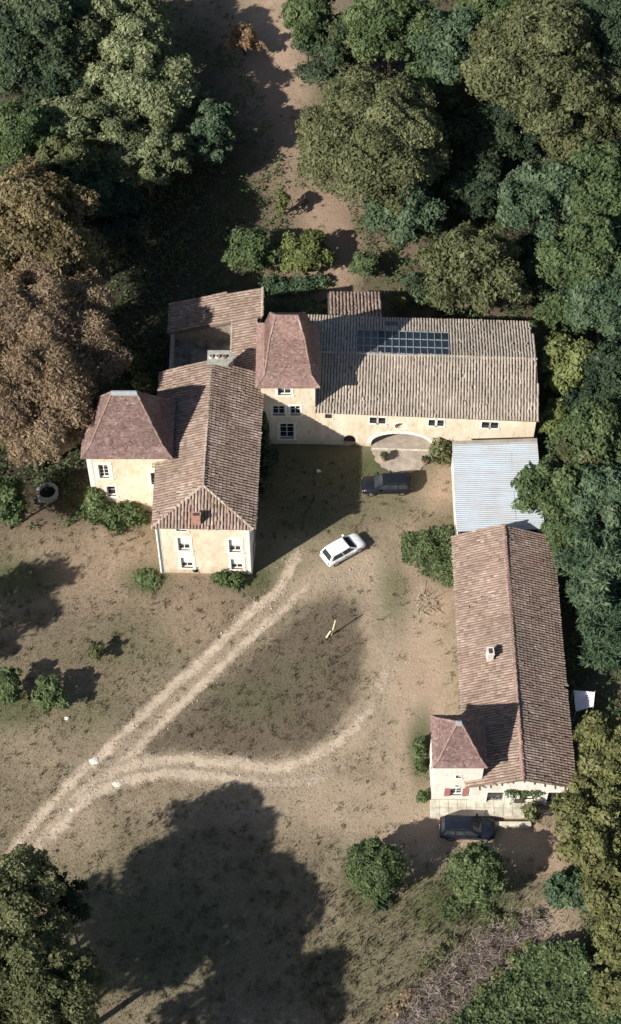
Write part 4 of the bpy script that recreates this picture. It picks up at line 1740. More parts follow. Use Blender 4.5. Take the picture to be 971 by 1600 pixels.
def leaf_cloud(blobs, dens, size, rng, aspect=.55, up=.35, inner=.3, cull=True, spread=.6, gap=1.0):
    """leaf sprays spread through the shells of several overlapping clumps"""
    cs = np.array([b[0] for b in blobs], float)
    rs = np.array([b[1] for b in blobs], float)
    Vs, Ts, Ns = [], [], []
    for i, (c, r, tint) in enumerate(blobs):
        r = np.array(r, float)
        area = 4 * math.pi * ((r[0] * r[1]) ** 1.6 + (r[0] * r[2]) ** 1.6 + (r[1] * r[2]) ** 1.6) ** (1 / 1.6) / 3 ** (1 / 1.6)
        n = max(8, int(area * dens))
        d = rng.normal(size=(n, 3))
        d /= np.linalg.norm(d, axis=1)[:, None]
        flip = d[:, 2] < -up
        d[flip, 2] *= -1
        ph = rng.uniform(0, 6.28, 6)
        fr = rng.uniform(2.2, 5.5, 6)
        lump = 1 + .10 * np.sin(d[:, 0] * fr[0] + ph[0]) * np.sin(d[:, 1] * fr[1] + ph[1]) + .10 * np.sin(d[:, 2] * fr[2] + d[:, 0] * fr[3] + ph[2]) + .07 * np.sin(d[:, 1] * fr[4] * 2 + d[:, 0] * 6 + ph[3])
        rad = np.where(rng.uniform(size=n) < inner, rng.uniform(.35, .9, n), rng.normal(.96, .07, n))
        p = np.array(c) + d * r * (rad * lump)[:, None]
        # irregular gaps and tufts at several scales
        g = np.zeros(n)
        for q in range(len(GAPK)):
            g += gap * GAPA[q] * np.sin(p @ GAPK[q] + GAPP[q])
        thin = (g < -.55) & (rng.uniform(size=n) < .8)
        p = p + d * (np.clip(g, -1.5, 1.5) * .045 * min(3.0, r.mean()))[:, None]
        p[thin] = np.array(c) + (p[thin] - np.array(c)) * rng.uniform(.55, .85, thin.sum())[:, None]
        nn = d / r * r.mean() + rng.normal(0, spread, (n, 3))
        nn /= np.linalg.norm(nn, axis=1)[:, None]
        if cull and len(blobs) > 1:
            keep = np.ones(n, bool)
            for j in range(len(blobs)):
                if j != i:
                    q = np.linalg.norm((p - cs[j]) / rs[j], axis=1)
                    keep &= q > .62
            p, nn = p[keep], nn[keep]
        Vs.append(p)
        Ns.append(nn)
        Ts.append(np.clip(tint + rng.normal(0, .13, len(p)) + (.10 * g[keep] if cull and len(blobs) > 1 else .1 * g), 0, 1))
    P = np.vstack(Vs)
    Nn = np.vstack(Ns)
    T = np.concatenate(Ts)
    ok = P[:, 2] > .05
    P, Nn, T = P[ok], Nn[ok], T[ok]
    m = len(P)
    a = rng.normal(size=(m, 3))
    t = np.cross(Nn, a)
    t /= np.linalg.norm(t, axis=1)[:, None] + 1e-9
    b = np.cross(Nn, t)
    s = size * (rng.gamma(5, .2, m))[:, None]
    k = rng.uniform(-.25, .25, m)[:, None]
    V = np.stack([P - t * s, P - b * s * aspect + t * s * k - Nn * s * .12, P + t * s, P + b * s * aspect + t * s * k - Nn * s * .12], 1).reshape(-1, 3)
    Q = np.arange(m * 4).reshape(m, 4)
    return V, Q, np.repeat(T, 4)


planter(601, 719, 'dark potted plant at the manor side of the arch apron', 61)
planter(664, 724, 'dark potted plant at the shed side of the arch apron', 62)


def cart_wheel():
    x, y = gp(778, 1243, .9)
    root = empty('cart_wheel', (x, y - .0, .35), 'old wooden cart wheel leaning on the cottage wall', 'wheel')
    R_ = .62
    tl = Matrix.Rotation(math.radians(-14), 3, 'X')

    def T(a, r, dy=0.0):
        v = tl @ Vector((math.cos(a) * r, dy, math.sin(a) * r))
        return Vector((x, y, .35 + R_)) + v
    n = 28
    V, Fc = [], []
    for k in range(n):
        a = 2 * math.pi * k / n
        for r, dy in ((R_ - .08, -.04), (R_, -.04), (R_, .04), (R_ - .08, .04)):
            V.append(T(a, r, dy))
    for k in range(n):
        j = (k + 1) % n
        for q in range(4):
            r_ = (q + 1) % 4
            Fc.append((k * 4 + q, j * 4 + q, j * 4 + r_, k * 4 + r_))
    MB().add(V, Fc).build('rim', 'wood_grey', root)
    MB().tube([T(0, 0, -.1), T(0, 0, .1)], .1, 10).build('hub', 'wood_grey', root)
    for k in range(10):
        a = 2 * math.pi * k / 10
        MB().tube([T(a, .06), T(a, R_ - .05)], .028, 6).build('spoke', 'wood_grey', root)


cart_wheel()


def crate():
    x, y = gp(812, 1248, .6)
    root = empty('wooden_crate', (x, y, .3), 'dark slatted wooden crate against the cottage gable', 'crate')
    for s in (-1, 1):
        for k in range(4):
            MB().box((x, y + s * .27, .42 + k * .17), (.8, .03, .13)).build('slat', 'wood_dark', root)
            MB().box((x + s * .4, y, .42 + k * .17), (.03, .5, .13)).build('slat', 'wood_dark', root)
    MB().box((x, y, .37), (.76, .5, .03)).build('base', 'wood_dark', root)
    for sx in (-1, 1):
        for sy in (-1, 1):
            MB().box((x + sx * .36, y + sy * .23, .67), (.05, .05, .66)).build('corner_post', 'wood_dark', root)
    MB().box((x, y, 1.0), (.84, .6, .03)).build('lid', 'wood_dark', root)


crate()


def gate():
    x, y = gp(850, 1275)
    root = empty('garden_gate', (x, y, 0), 'narrow dark iron gate standing at the end of the cottage terrace', 'gate')
    for dx in (-.5, .5):
        MB().box((x + dx, y, .65), (.1, .1, 1.3)).build('post', 'black_iron', root)
    for k in range(7):
        MB().tube([(x - .36 + k * .12, y, .12), (x - .36 + k * .12, y, 1.1)], .018, 6).build('bar', 'black_iron', root)
    for z in (.15, 1.05):
        MB().box((x, y, z), (.9, .035, .05)).build('rail', 'black_iron', root)


gate()


def canopy():
    # white canvas canopy on poles at the cottage's back corner
    c = [gp(896, 1081, 2.0), gp(930, 1081, 2.2), gp(927, 1106, 1.75), gp(900, 1112, 1.9)]
    z = [2.0, 2.15, 1.75, 1.9]
    cx, cy = np.mean([p[0] for p in c]), np.mean([p[1] for p in c])
    root = empty('canopy', (cx, cy, 0), 'small white canvas canopy on poles beside the long cottage', 'canopy')
    n = 10
    V, Fc = [], []
    for i in range(n + 1):
        for j in range(n + 1):
            u, v = i / n, j / n
            w = [(1 - u) * (1 - v), u * (1 - v), u * v, (1 - u) * v]
            X = sum(a * p[0] for a, p in zip(w, c))
            Y = sum(a * p[1] for a, p in zip(w, c))
            Z = sum(a * q for a, q in zip(w, z)) + .30 * (1 - abs(u - v)) - .22 * math.sin(u * math.pi) * math.sin(v * math.pi)
            V.append((X, Y, Z))
    for i in range(n):
        for j in range(n):
            a = i * (n + 1) + j
            Fc.append((a, a + n + 1, a + n + 2, a + 1))
    base = len(V)
    V += [(a, b, d - .02) for a, b, d in V[:base]]
    Fc += [tuple(base + k for k in f[::-1]) for f in Fc[:]]
    MB().add(V, Fc).build('canvas', 'canvas_white', root, smooth=True)
    for (a, b), h in zip(c, z):
        MB().tube([(a, b, 0), (a, b, h + .2)], .03, 6).build('pole', 'zinc', root)


canopy()

# ------------------------------------------------------------------ trees, shrubs
LEAFN = [0]


def trunk_mesh(x, y, hc, r, top, rng, lean=0.0):
    mb = MB()
    dx, dy = rng.normal(0, .25, 2)
    mb.tube([(x, y, -.3), (x + dx * .2, y + dy * .2, .4), (x + dx * .5, y + dy * .5, hc * .5), (x + dx, y + dy, hc), (x + dx * 1.2, y + dy * 1.2, top)],
            [r * 1.5, r * 1.1, r * .85, r * .6, r * .2], 9)
    for k in range(6):
        a = k * 1.05 + rng.uniform(0, .6)
        h0 = hc * rng.uniform(.5, .95)
        ln = (top - hc) * rng.uniform(.7, 1.1) + .4
        ex, ey = math.cos(a) * ln * .85, math.sin(a) * ln * .85
        mb.tube([(x + dx * .6, y + dy * .6, h0), (x + dx * .6 + ex * .5, y + dy * .6 + ey * .5, h0 + ln * .35), (x + dx * .6 + ex, y + dy * .6 + ey, h0 + ln * .55)],
                [r * .45, r * .3, r * .08], 6)
    return mb


def tree(name, px, py, hc, rpx, mat, label, cat='tree', rpy=None, rzf=.82, nsub=14, seed=0, leaf=.155, dens=52, subr=(.28, .42), flat=1.0, group=None, tint=.5, trunk=True, core=.74, spread=.6, aspect=.55, gap=1.0):
    rng = np.random.default_rng(1000 + seed)
    x, y = gp(px, py, hc)
    s = scale_at(px, py, hc)
    rx = rpx / s
    rz = rx * rzf
    if rpy is None:
        ry = rx
    else:
        t = rpy / s
        ry = math.sqrt(max(.1, t * t - (rz * math.sin(TILT)) ** 2)) / math.cos(TILT)
    if hc - rz < .15 and trunk:
        rz = min(rz, hc * .95)
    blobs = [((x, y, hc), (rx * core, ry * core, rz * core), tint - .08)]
    for k in range(nsub):
        # golden spiral over the upper part of the crown
        zz = 1 - 1.45 * (k + .5) / nsub
        a = k * 2.39996 + rng.uniform(-.4, .4)
        rr = math.sqrt(max(0, 1 - zz * zz))
        d = (rr * math.cos(a), rr * math.sin(a), zz)
        sr = rng.uniform(*subr)
        m = min(rx, ry)
        q = (1 - sr * .82) * rng.uniform(.93, 1.06)
        blobs.append(((x + d[0] * (rx - m * sr * .82) * rng.uniform(.94, 1.08), y + d[1] * (ry - m * sr * .82) * rng.uniform(.94, 1.08), hc + d[2] * rz * q),
                      (m * sr * rng.uniform(.75, 1.35), m * sr * rng.uniform(.75, 1.35), m * sr * .85 * flat * min(1.2, rz / m + .15)), tint + rng.normal(0, .10)))
    V, Q, T = leaf_cloud(blobs, dens, leaf, rng, spread=spread, aspect=aspect, gap=gap)
    LEAFN[0] += len(Q)
    root = empty(name, (x, y, 0), label, cat, group)
    bulk_mesh('crown', V, Q, {'tint': T}, mat, root)
    if trunk:
        trunk_mesh(x, y, max(.4, hc - rz * .35), max(.08, rx * .055), hc + rz * .45, rng).build('trunk', 'bark', root, smooth=True)
    else:
        for k in range(5):
            a = k * 1.3
            mb = MB()
            mb.tube([(x + math.cos(a) * .1, y + math.sin(a) * .1, -.1), (x + math.cos(a) * rx * .5, y + math.sin(a) * ry * .5, hc + rz * .3)], [.05, .015], 5)
            mb.build('stem', 'bark', root)
    return root


G1, G2, G3, G4 = 'trees of the north-west grove', 'trees of the eastern wood', 'bushes on the lawn', 'bushes behind the barn'
TREES = [
    # name, px, py, hc, rpx, rpy, mat, label, opts
    ('cedar_tree', 150, 55, 7, 122, 95, 'leaf_cedar', 'pale grey-green lumpy cedar at the top of the north-west grove', dict(group=G1, nsub=30, flat=.8, subr=(.17, .29), core=.62, rzf=.62, tint=0.6)),
    ('cedar_tree', 208, 140, 6.5, 98, 92, 'leaf_cedar', 'pale lumpy cedar in the middle of the north-west grove', dict(group=G1, nsub=30, flat=.8, subr=(.17, .29), core=.62, rzf=.62, tint=0.64)),
    ('cedar_tree', 135, 205, 6.5, 88, 72, 'leaf_cedar', 'olive lumpy cedar low in the north-west grove above the golden tree', dict(group=G1, nsub=30, flat=.8, subr=(.17, .29), core=.62, rzf=.62, tint=0.55)),
    ('cedar_tree', 232, 245, 5.5, 72, 58, 'leaf_cedar', 'small bright-topped cedar at the shaded foot of the grove', dict(group=G1, nsub=30, flat=.8, subr=(.17, .29), core=.62, rzf=.62, tint=0.5)),
    ('broadleaf_tree', 332, 205, 4.3, 38, 62, 'leaf_bluegreen', 'narrow blue-green tree standing at the outer edge of the cedars', dict(group=G1, rzf=1.1, nsub=14, subr=(.28, .4))),
    ('broadleaf_tree', 60, 45, 10, 75, 70, 'leaf_dark', 'dark green tree in the upper corner left of the cedars', dict(group=G1)),
    ('broadleaf_tree', 35, 215, 8.5, 60, 58, 'leaf_green', 'mid-green tree between the cedars and the golden-topped tree', dict(group=G1)),
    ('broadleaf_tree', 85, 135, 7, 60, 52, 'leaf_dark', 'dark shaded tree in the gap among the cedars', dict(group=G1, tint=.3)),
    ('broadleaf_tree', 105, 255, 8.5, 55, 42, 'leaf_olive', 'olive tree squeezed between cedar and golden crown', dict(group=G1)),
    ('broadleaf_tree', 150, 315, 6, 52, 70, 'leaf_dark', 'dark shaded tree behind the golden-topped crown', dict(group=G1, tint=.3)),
    ('broadleaf_tree', 52, 368, 10.5, 100, 112, 'leaf_gold', 'golden olive tree touching the brown autumn tree', dict(group=G1, nsub=20, subr=(.22, .36), tint=.5, spread=.8)),
    ('broadleaf_tree', 138, 425, 7, 34, 75, 'leaf_gold', 'slim dull-gold tree on the shadow side of the brown tree', dict(group=G1, tint=.34, rzf=1.2)),
    ('beech_tree', 58, 560, 9.5, 126, 160, 'leaf_brown', 'huge reddish-brown autumn tree beside the west tower', dict(group=G1, nsub=34, subr=(.17, .3), core=.8, tint=.68, leaf=.15, dens=95, spread=.8, aspect=.32, gap=.3)),
    ('beech_tree', 140, 520, 7.5, 42, 60, 'leaf_brown', 'smaller brown tree bulging towards the court from the autumn tree', dict(group=G1, nsub=9, tint=.5, leaf=.15, dens=95, spread=.8, aspect=.32, gap=.3)),
    ('broadleaf_tree', 8, 785, 4, 36, 42, 'leaf_green', 'green tree cut by the frame below the brown autumn tree', dict(group=G1)),
    ('small_tree', 382, 64, 1.8, 30, 28, 'leaf_rust', 'round rusty-orange bush on the pink earth path', dict(cat='bush', nsub=7, tint=.55, leaf=.13, dens=60)),

    # centre
    ('oak_tree', 578, 222, 7.5, 116, 118, 'leaf_olive', 'great round olive-green oak above the barn', dict(nsub=24, subr=(.22, .34), core=.86, rzf=.72, tint=.5, gap=.65, leaf=.13, dens=70)),
    ('broadleaf_tree', 628, 335, 4.5, 62, 52, 'leaf_bluegreen', 'blue-green tree tucked under the great round oak', dict(group=G4, tint=.45)),
    ('broadleaf_tree', 735, 425, 5.5, 84, 72, 'leaf_olive', 'broad round olive tree just behind the barn roof', dict(group=G4, nsub=15, subr=(.24, .36), core=.82, rzf=.72, tint=.42)),
    ('small_tree', 570, 417, 1.6, 25, 25, 'leaf_green', 'small round bush beside the pink path behind the lean-to', dict(cat='bush', group=G4, nsub=6, leaf=.12, dens=70)),
    ('shrub', 475, 398, 1.8, 48, 40, 'leaf_light', 'bushy light green shrub behind the stair tower', dict(cat='bush', group=G4, nsub=9, leaf=.16, dens=50, tint=.38)),
    ('shrub', 392, 395, 2.2, 44, 42, 'leaf_green', 'half-shaded bush north of the tiled wing', dict(cat='bush', group=G4, nsub=9, leaf=.15, dens=50)),
    ('cypress', 441, 318, 1.7, 13, 24, 'leaf_light', 'slim little conifer in the tree shade by the pink path', dict(cat='tree', group=G4, nsub=5, rzf=2.1, leaf=.12, dens=70, tint=.3)),
    ('shrub', 622, 476, .9, 17, 15, 'leaf_light', 'tiny bush beside the lean-to wall', dict(cat='bush', group=G4, nsub=4, leaf=.1, dens=90, tint=.35, trunk=False)),
    ('broadleaf_tree', 520, 75, 5, 58, 75, 'leaf_dark', 'dark green tree by the path above the great oak', dict(group=G2)),
    ('broadleaf_tree', 610, 45, 8, 75, 62, 'leaf_green', 'green tree at the top edge right above the great oak', dict(group=G2)),
    ('broadleaf_tree', 700, 80, 7, 70, 66, 'leaf_bluegreen', 'blue-green tree between the great oak and the large olive canopy', dict(group=G2)),
    ('broadleaf_tree', 480, 20, 7, 40, 60, 'leaf_green', 'narrow green tree at the top edge beside the pink path', dict(group=G2)),
    ('broadleaf_tree', 840, 105, 11, 105, 115, 'leaf_olive', 'large olive canopy in the upper part of the eastern wood', dict(group=G2, nsub=20, subr=(.22, .36), core=.82, rzf=.7, tint=.42)),
    ('broadleaf_tree', 950, 50, 10, 70, 75, 'leaf_dark', 'dark tree in the top corner of the eastern wood', dict(group=G2)),
    ('broadleaf_tree', 935, 165, 8.5, 62, 62, 'leaf_olive', 'olive tree at the frame edge below the dark corner tree', dict(group=G2, tint=.36)),
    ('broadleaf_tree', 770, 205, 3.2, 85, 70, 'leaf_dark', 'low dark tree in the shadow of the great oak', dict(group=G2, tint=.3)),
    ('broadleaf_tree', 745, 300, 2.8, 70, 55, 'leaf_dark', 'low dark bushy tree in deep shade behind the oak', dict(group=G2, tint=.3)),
    ('broadleaf_tree', 845, 320, 6.5, 75, 62, 'leaf_bluegreen', 'bright blue-green tree in the middle of the eastern wood', dict(group=G2, tint=.56)),
    ('broadleaf_tree', 935, 290, 8, 62, 68, 'leaf_green', 'green tree at the frame edge in the middle wood', dict(group=G2, tint=.5)),
    ('broadleaf_tree', 920, 405, 7, 72, 66, 'leaf_green', 'full green tree beyond the barn roof corner', dict(group=G2, tint=.5)),
    ('broadleaf_tree', 850, 420, 3.2, 50, 55, 'leaf_dark', 'dark low tree between the round olive tree and the wood', dict(group=G2, tint=.3)),
    ('broadleaf_tree', 945, 480, 6, 55, 55, 'leaf_bluegreen', 'blue-green tree at the frame edge near the barn corner', dict(group=G2)),
    ('broadleaf_tree', 886, 572, 4.2, 50, 50, 'leaf_light', 'yellow-green rounded tree touching the barn gable', dict(group=G2, nsub=12, tint=.5)),
    ('broadleaf_tree', 868, 660, 3.2, 28, 38, 'leaf_light', 'small yellow-green tree below the rounded one at the barn gable', dict(group=G2, tint=.4)),
    ('broadleaf_tree', 950, 590, 4.5, 48, 55, 'leaf_dark', 'dark tree at the frame edge beside the yellow-green tree', dict(group=G2, tint=.35)),
    ('broadleaf_tree', 925, 690, 5.5, 60, 58, 'leaf_green', 'dense green tree east of the metal shed', dict(group=G2, tint=.45)),
    ('broadleaf_tree', 865, 770, 5.2, 62, 55, 'leaf_green', 'green tree overhanging the corner of the corrugated roof', dict(group=G2, tint=.5)),
    ('broadleaf_tree', 945, 790, 6, 60, 62, 'leaf_bluegreen', 'blue-green tree at the frame edge level with the metal shed', dict(group=G2)),
    ('pine_tree', 935, 890, 6, 60, 66, 'leaf_bluegreen', 'feathery blue-green pine beside the top of the cottage roof', dict(group=G2, tint=.5, spread=.9, aspect=.25, leaf=.24)),
    ('pine_tree', 950, 985, 5.5, 52, 66, 'leaf_bluegreen', 'feathery pine at the frame edge beside the cottage roof', dict(group=G2, tint=.42, spread=.9, aspect=.25, leaf=.24)),
    ('broadleaf_tree', 950, 1180, 4.6, 52, 68, 'leaf_yellowolive', 'yellow-olive tree below the white canopy', dict(group=G2, nsub=16, subr=(.26, .38), tint=.45)),
    ('broadleaf_tree', 925, 1290, 4.2, 62, 72, 'leaf_yellowolive', 'yellow-olive tree at the end of the terrace', dict(group=G2, nsub=13, tint=.5)),
    ('broadleaf_tree', 962, 1390, 3.6, 50, 62, 'leaf_yellowolive', 'yellow-olive tree at the frame edge below the terrace trees', dict(group=G2, tint=.4)),
    ('shrub', 893, 1392, 1.4, 45, 38, 'leaf_bluegreen', 'spreading blue-green shrub on the bank below the terrace', dict(cat='bush', group=G3, nsub=10, leaf=.14, dens=60, trunk=False)),
    ('broadleaf_tree', 962, 1480, 2.8, 34, 40, 'leaf_yellowolive', 'small yellow-olive tree near the lower frame corner', dict(group=G2)),
    ('broadleaf_tree', 958, 1548, 2.6, 34, 34, 'leaf_yellowolive', 'lowest yellow-olive tree beside the dark hedge bank', dict(group=G2, tint=.42)),
    # lawn trees
    ('round_tree', 586, 1358, 2.45, 45, 46, 'leaf_green', 'clipped round green tree on the lawn next to the big tree shadow', dict(nsub=30, subr=(.15, .22), core=.94, leaf=.09, dens=140, gap=.18, tint=.5, rzf=.95)),
    ('round_tree', 745, 1366, 2.4, 47, 46, 'leaf_green', 'clipped round green tree below the navy car', dict(nsub=30, subr=(.15, .22), core=.94, leaf=.09, dens=140, gap=.18, tint=.62, rzf=.95)),
    ('shrub', 14, 1074, 1.7, 26, 34, 'leaf_green', 'dark green bush cut by the left frame edge on the lawn', dict(cat='bush', group=G3, nsub=7, leaf=.13, dens=60, tint=.45)),
    ('shrub', 78, 1083, 1.5, 29, 27, 'leaf_green', 'round green bush on the lawn with shadow towards the drive', dict(cat='bush', group=G3, nsub=8, leaf=.13, dens=60)),
    ('shrub', 152, 1017, 1.0, 17, 17, 'leaf_olive', 'lone ragged small bush in the middle of the west lawn', dict(cat='bush', group=G3, nsub=5, leaf=.12, dens=60, tint=.4)),
    # lower-left big trees
    ('broadleaf_tree', 12, 1443, 11.3, 95, 105, 'leaf_olive', 'tall olive-green tree in the lower corner beside the drive', dict(nsub=20, subr=(.22, .38), tint=.42, rzf=.7, leaf=.115, dens=85)),
    ('broadleaf_tree', 62, 1560, 11.3, 102, 98, 'leaf_olive', 'tall dark olive tree in the very bottom corner', dict(nsub=20, subr=(.22, .38), tint=.36, rzf=.75, leaf=.115, dens=85)),
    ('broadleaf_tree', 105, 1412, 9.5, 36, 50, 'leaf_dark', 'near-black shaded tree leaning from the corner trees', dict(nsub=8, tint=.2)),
    ('broadleaf_tree', -150, 1580, 12, 130, 120, 'leaf_olive', 'tall tree just outside the frame that shades the lower lawn', dict(nsub=14, tint=.4)),
    ('broadleaf_tree', 60, 1730, 11, 150, 100, 'leaf_olive', 'wide tree below the frame that shades the bottom of the lawn', dict(nsub=14, tint=.4)),
    ('conifer_tree', -225, 1000, 8.5, 44, 90, 'leaf_dark', 'pointed conifer left of the frame whose shadow crosses the west lawn', dict(nsub=14, rzf=2.3)),
    ('broadleaf_tree', -125, 640, 9, 70, 100, 'leaf_brown', 'brown tree outside the frame beside the autumn tree', dict(nsub=10)),
    ('broadleaf_tree', 775, 30, 8, 62, 56, 'leaf_green', 'green tree at the top edge between oak and olive canopy', dict(group=G2, nsub=14)),
    ('broadleaf_tree', 905, 232, 7, 56, 52, 'leaf_olive', 'olive tree in the upper wood below the large canopy', dict(group=G2, nsub=14, tint=.36)),
    ('broadleaf_tree', 885, 492, 4, 48, 36, 'leaf_green', 'green tree just behind the yellow-green barn tree', dict(group=G2, nsub=12, tint=.4)),
    ('broadleaf_tree', 905, 635, 3.2, 38, 36, 'leaf_dark', 'dark low tree under the yellow-green barn tree', dict(group=G2, nsub=12, tint=.35)),
    ('broadleaf_tree', 888, 838, 4.6, 40, 36, 'leaf_green', 'small green tree over the top corner of the cottage roof', dict(group=G2, nsub=12, tint=.45)),
    ('broadleaf_tree', 968, 880, 5, 42, 60, 'leaf_green', 'green tree at the frame edge behind the feathery pine', dict(group=G2, nsub=12, tint=.45)),
    ('broadleaf_tree', 905, 730, 4.6, 52, 50, 'leaf_olive', 'olive-green tree filling the wood beside the corrugated roof', dict(group=G2, nsub=14, tint=.36)),
    ('broadleaf_tree', 965, 400, 7, 46, 60, 'leaf_bluegreen', 'blue-green frame-edge tree beyond the barn roof corner', dict(group=G2, nsub=14, tint=.45)),
    ('broadleaf_tree', 668, 140, 5.5, 48, 45, 'leaf_green', 'green tree peeping over the shoulder of the great oak', dict(group=G2, nsub=14, tint=.5)),
    ('broadleaf_tree', 560, 60, 6, 52, 48, 'leaf_olive', 'olive tree above the great oak near the path', dict(group=G2, nsub=14, tint=.4)),
    ('broadleaf_tree', 25, 110, 8, 52, 50, 'leaf_dark', 'dark tree at the frame edge among the cedars', dict(group=G1, nsub=12, tint=.35)),
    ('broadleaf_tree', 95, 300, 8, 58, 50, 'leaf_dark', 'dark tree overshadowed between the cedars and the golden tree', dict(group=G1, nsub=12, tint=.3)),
    ('broadleaf_tree', 190, 345, 4.5, 46, 60, 'leaf_dark', 'near-black tree in the deep shade below the cedars', dict(group=G1, nsub=12, tint=.2)),  # leaf tint lowered to paint the grove's deep shade into the crown
    ('beech_tree', 45, 668, 6.5, 82, 52, 'leaf_brown', 'lowest brown tree in front of the great autumn tree', dict(group=G1, nsub=18, subr=(.22, .34), tint=.5, leaf=.15, dens=95, spread=.8, aspect=.32, gap=.3)),
]
for k, (nm, px, py, hc, rp, rpy, mat, label, op) in enumerate(TREES):
    if op.get('skip'):
        continue
    tree(nm, px, py, hc, rp, mat, label, rpy=rpy, seed=k, **op)


# house-foot shrubs, ivy, hedges
def mass(name, blobs_px, mat, label, cat, dens=55, leaf=.14, seed=0, group=None):
    rng = np.random.default_rng(5000 + seed)
    bl = []
    for px, py, h, rp, rz in blobs_px:
        x, y = gp(px, py, h)
        s = scale_at(px, py, h)
        bl.append(((x, y, h), (rp / s, rp / s, rz), .5 + rng.normal(0, .1)))
    V, Q, T = leaf_cloud(bl, dens, leaf, rng, up=.9)
    LEAFN[0] += len(Q)
    root = empty(name, (bl[0][0][0], bl[0][0][1], 0), label, cat, group)
    bulk_mesh('foliage', V, Q, {'tint': T}, mat, root)
    for (c, r, t) in bl:
        a = 2.1 + c[0]
        MB().tube([(c[0], c[1], -.1), (c[0] + math.cos(a) * r[0] * .4, c[1] + math.sin(a) * r[1] * .4, c[2] + r[2] * .4)], [.035, .012], 5).build('stem', 'bark', root)
    return root


mass('shrub', [(150, 782, 2.0, 17, 1.9), (148, 800, 1.0, 18, 1.0), (175, 806, 1.0, 22, 1.0), (200, 800, 1.1, 24, 1.1), (215, 806, .8, 16, .8), (182, 818, .5, 20, .55)],
     'leaf_green', 'sprawling green shrub climbing the foot of the west tower', 'bush', seed=1)
mass('shrub', [(352, 905, .55, 14, .6), (368, 908, .6, 15, .65), (340, 902, .3, 10, .35)], 'leaf_green', 'low shrub at the south wall of the manor', 'bush', seed=2)
mass('shrub', [(307, 890, .4, 6, .5)], 'leaf_dark', 'tiny dark plant against the middle of the manor south wall', 'bush', seed=3)
mass('shrub', [(688, 704, 1.1, 18, 1.1), (696, 712, .8, 14, .8), (680, 714, .6, 13, .6)], 'leaf_olive', 'rounded bush between the barn arch and the metal shed', 'bush', seed=4)
mass('shrub', [(655, 1172, .8, 12, .9), (657, 1195, .7, 10, .8), (660, 1245, .5, 9, .6), (657, 1160, .6, 10, .7)], 'leaf_green', 'green shrubs growing along the west wall of the dovecote tower', 'bush', seed=5)
mass('shrub', [(828, 1264, .9, 11, .9), (830, 1274, .6, 10, .6)], 'leaf_olive', 'dark bush at the end of the stone terrace', 'bush', seed=6)
mass('climbing_plant', [(800, 1238, 2.6, 11, .25), (818, 1239, 2.4, 10, .25), (836, 1240, 2.5, 8, .22)], 'leaf_green', 'leafy creeper hanging under the cottage gable eave', 'creeper', seed=7, dens=90, leaf=.1)
mass('climbing_plant', [(414, 700, 1.5, 9, 1.6), (416, 730, 1.2, 9, 1.3), (413, 670, 2.4, 8, 2.2), (420, 715, .7, 14, .7), (409, 760, 1.0, 8, 1.0)], 'leaf_dark', 'dark creeper climbing in the shaded courtyard corner', 'creeper', seed=8)
mass('shrub', [(232, 905, .2, 20, .22), (222, 900, .2, 12, .25)], 'leaf_green', 'low green weeds by the corner of the manor', 'weeds', seed=9, dens=50)
mass('shrub', [(260, 600, 1.5, 16, 1.4), (240, 612, 1.0, 16, 1.0), (225, 600, 1.2, 18, 1.2), (215, 570, 1.2, 16, 1.2)], 'leaf_olive', 'grey-olive bushes behind the west tower roof', 'bush', seed=10)
mass('shrub', [(602, 1405, .4, 12, .45), (590, 1415, .35, 10, .4)], 'leaf_dark', 'small dark plant at the foot of the clipped tree', 'bush', seed=11)
mass('shrub', [(830, 510, 5.0, 9, .5), (832, 525, 5.2, 6, .4), (838, 540, 5.4, 5, .4)], 'leaf_green', 'ivy tuft spilling over the barn roof corner', 'creeper', seed=12)
mass('shrub', [(470, 445, .6, 22, .6), (440, 450, .5, 20, .5), (420, 446, .6, 16, .6), (500, 440, .5, 14, .5)], 'leaf_bluegreen', 'low blue-green hedge plants behind the stair tower', 'bush', seed=13)
mass('shrub', [(660, 460, .9, 18, .9), (645, 440, .8, 16, .8), (690, 478, .8, 16, .8)], 'leaf_dark', 'dark undergrowth between lean-to and the round olive tree', 'bush', seed=14)


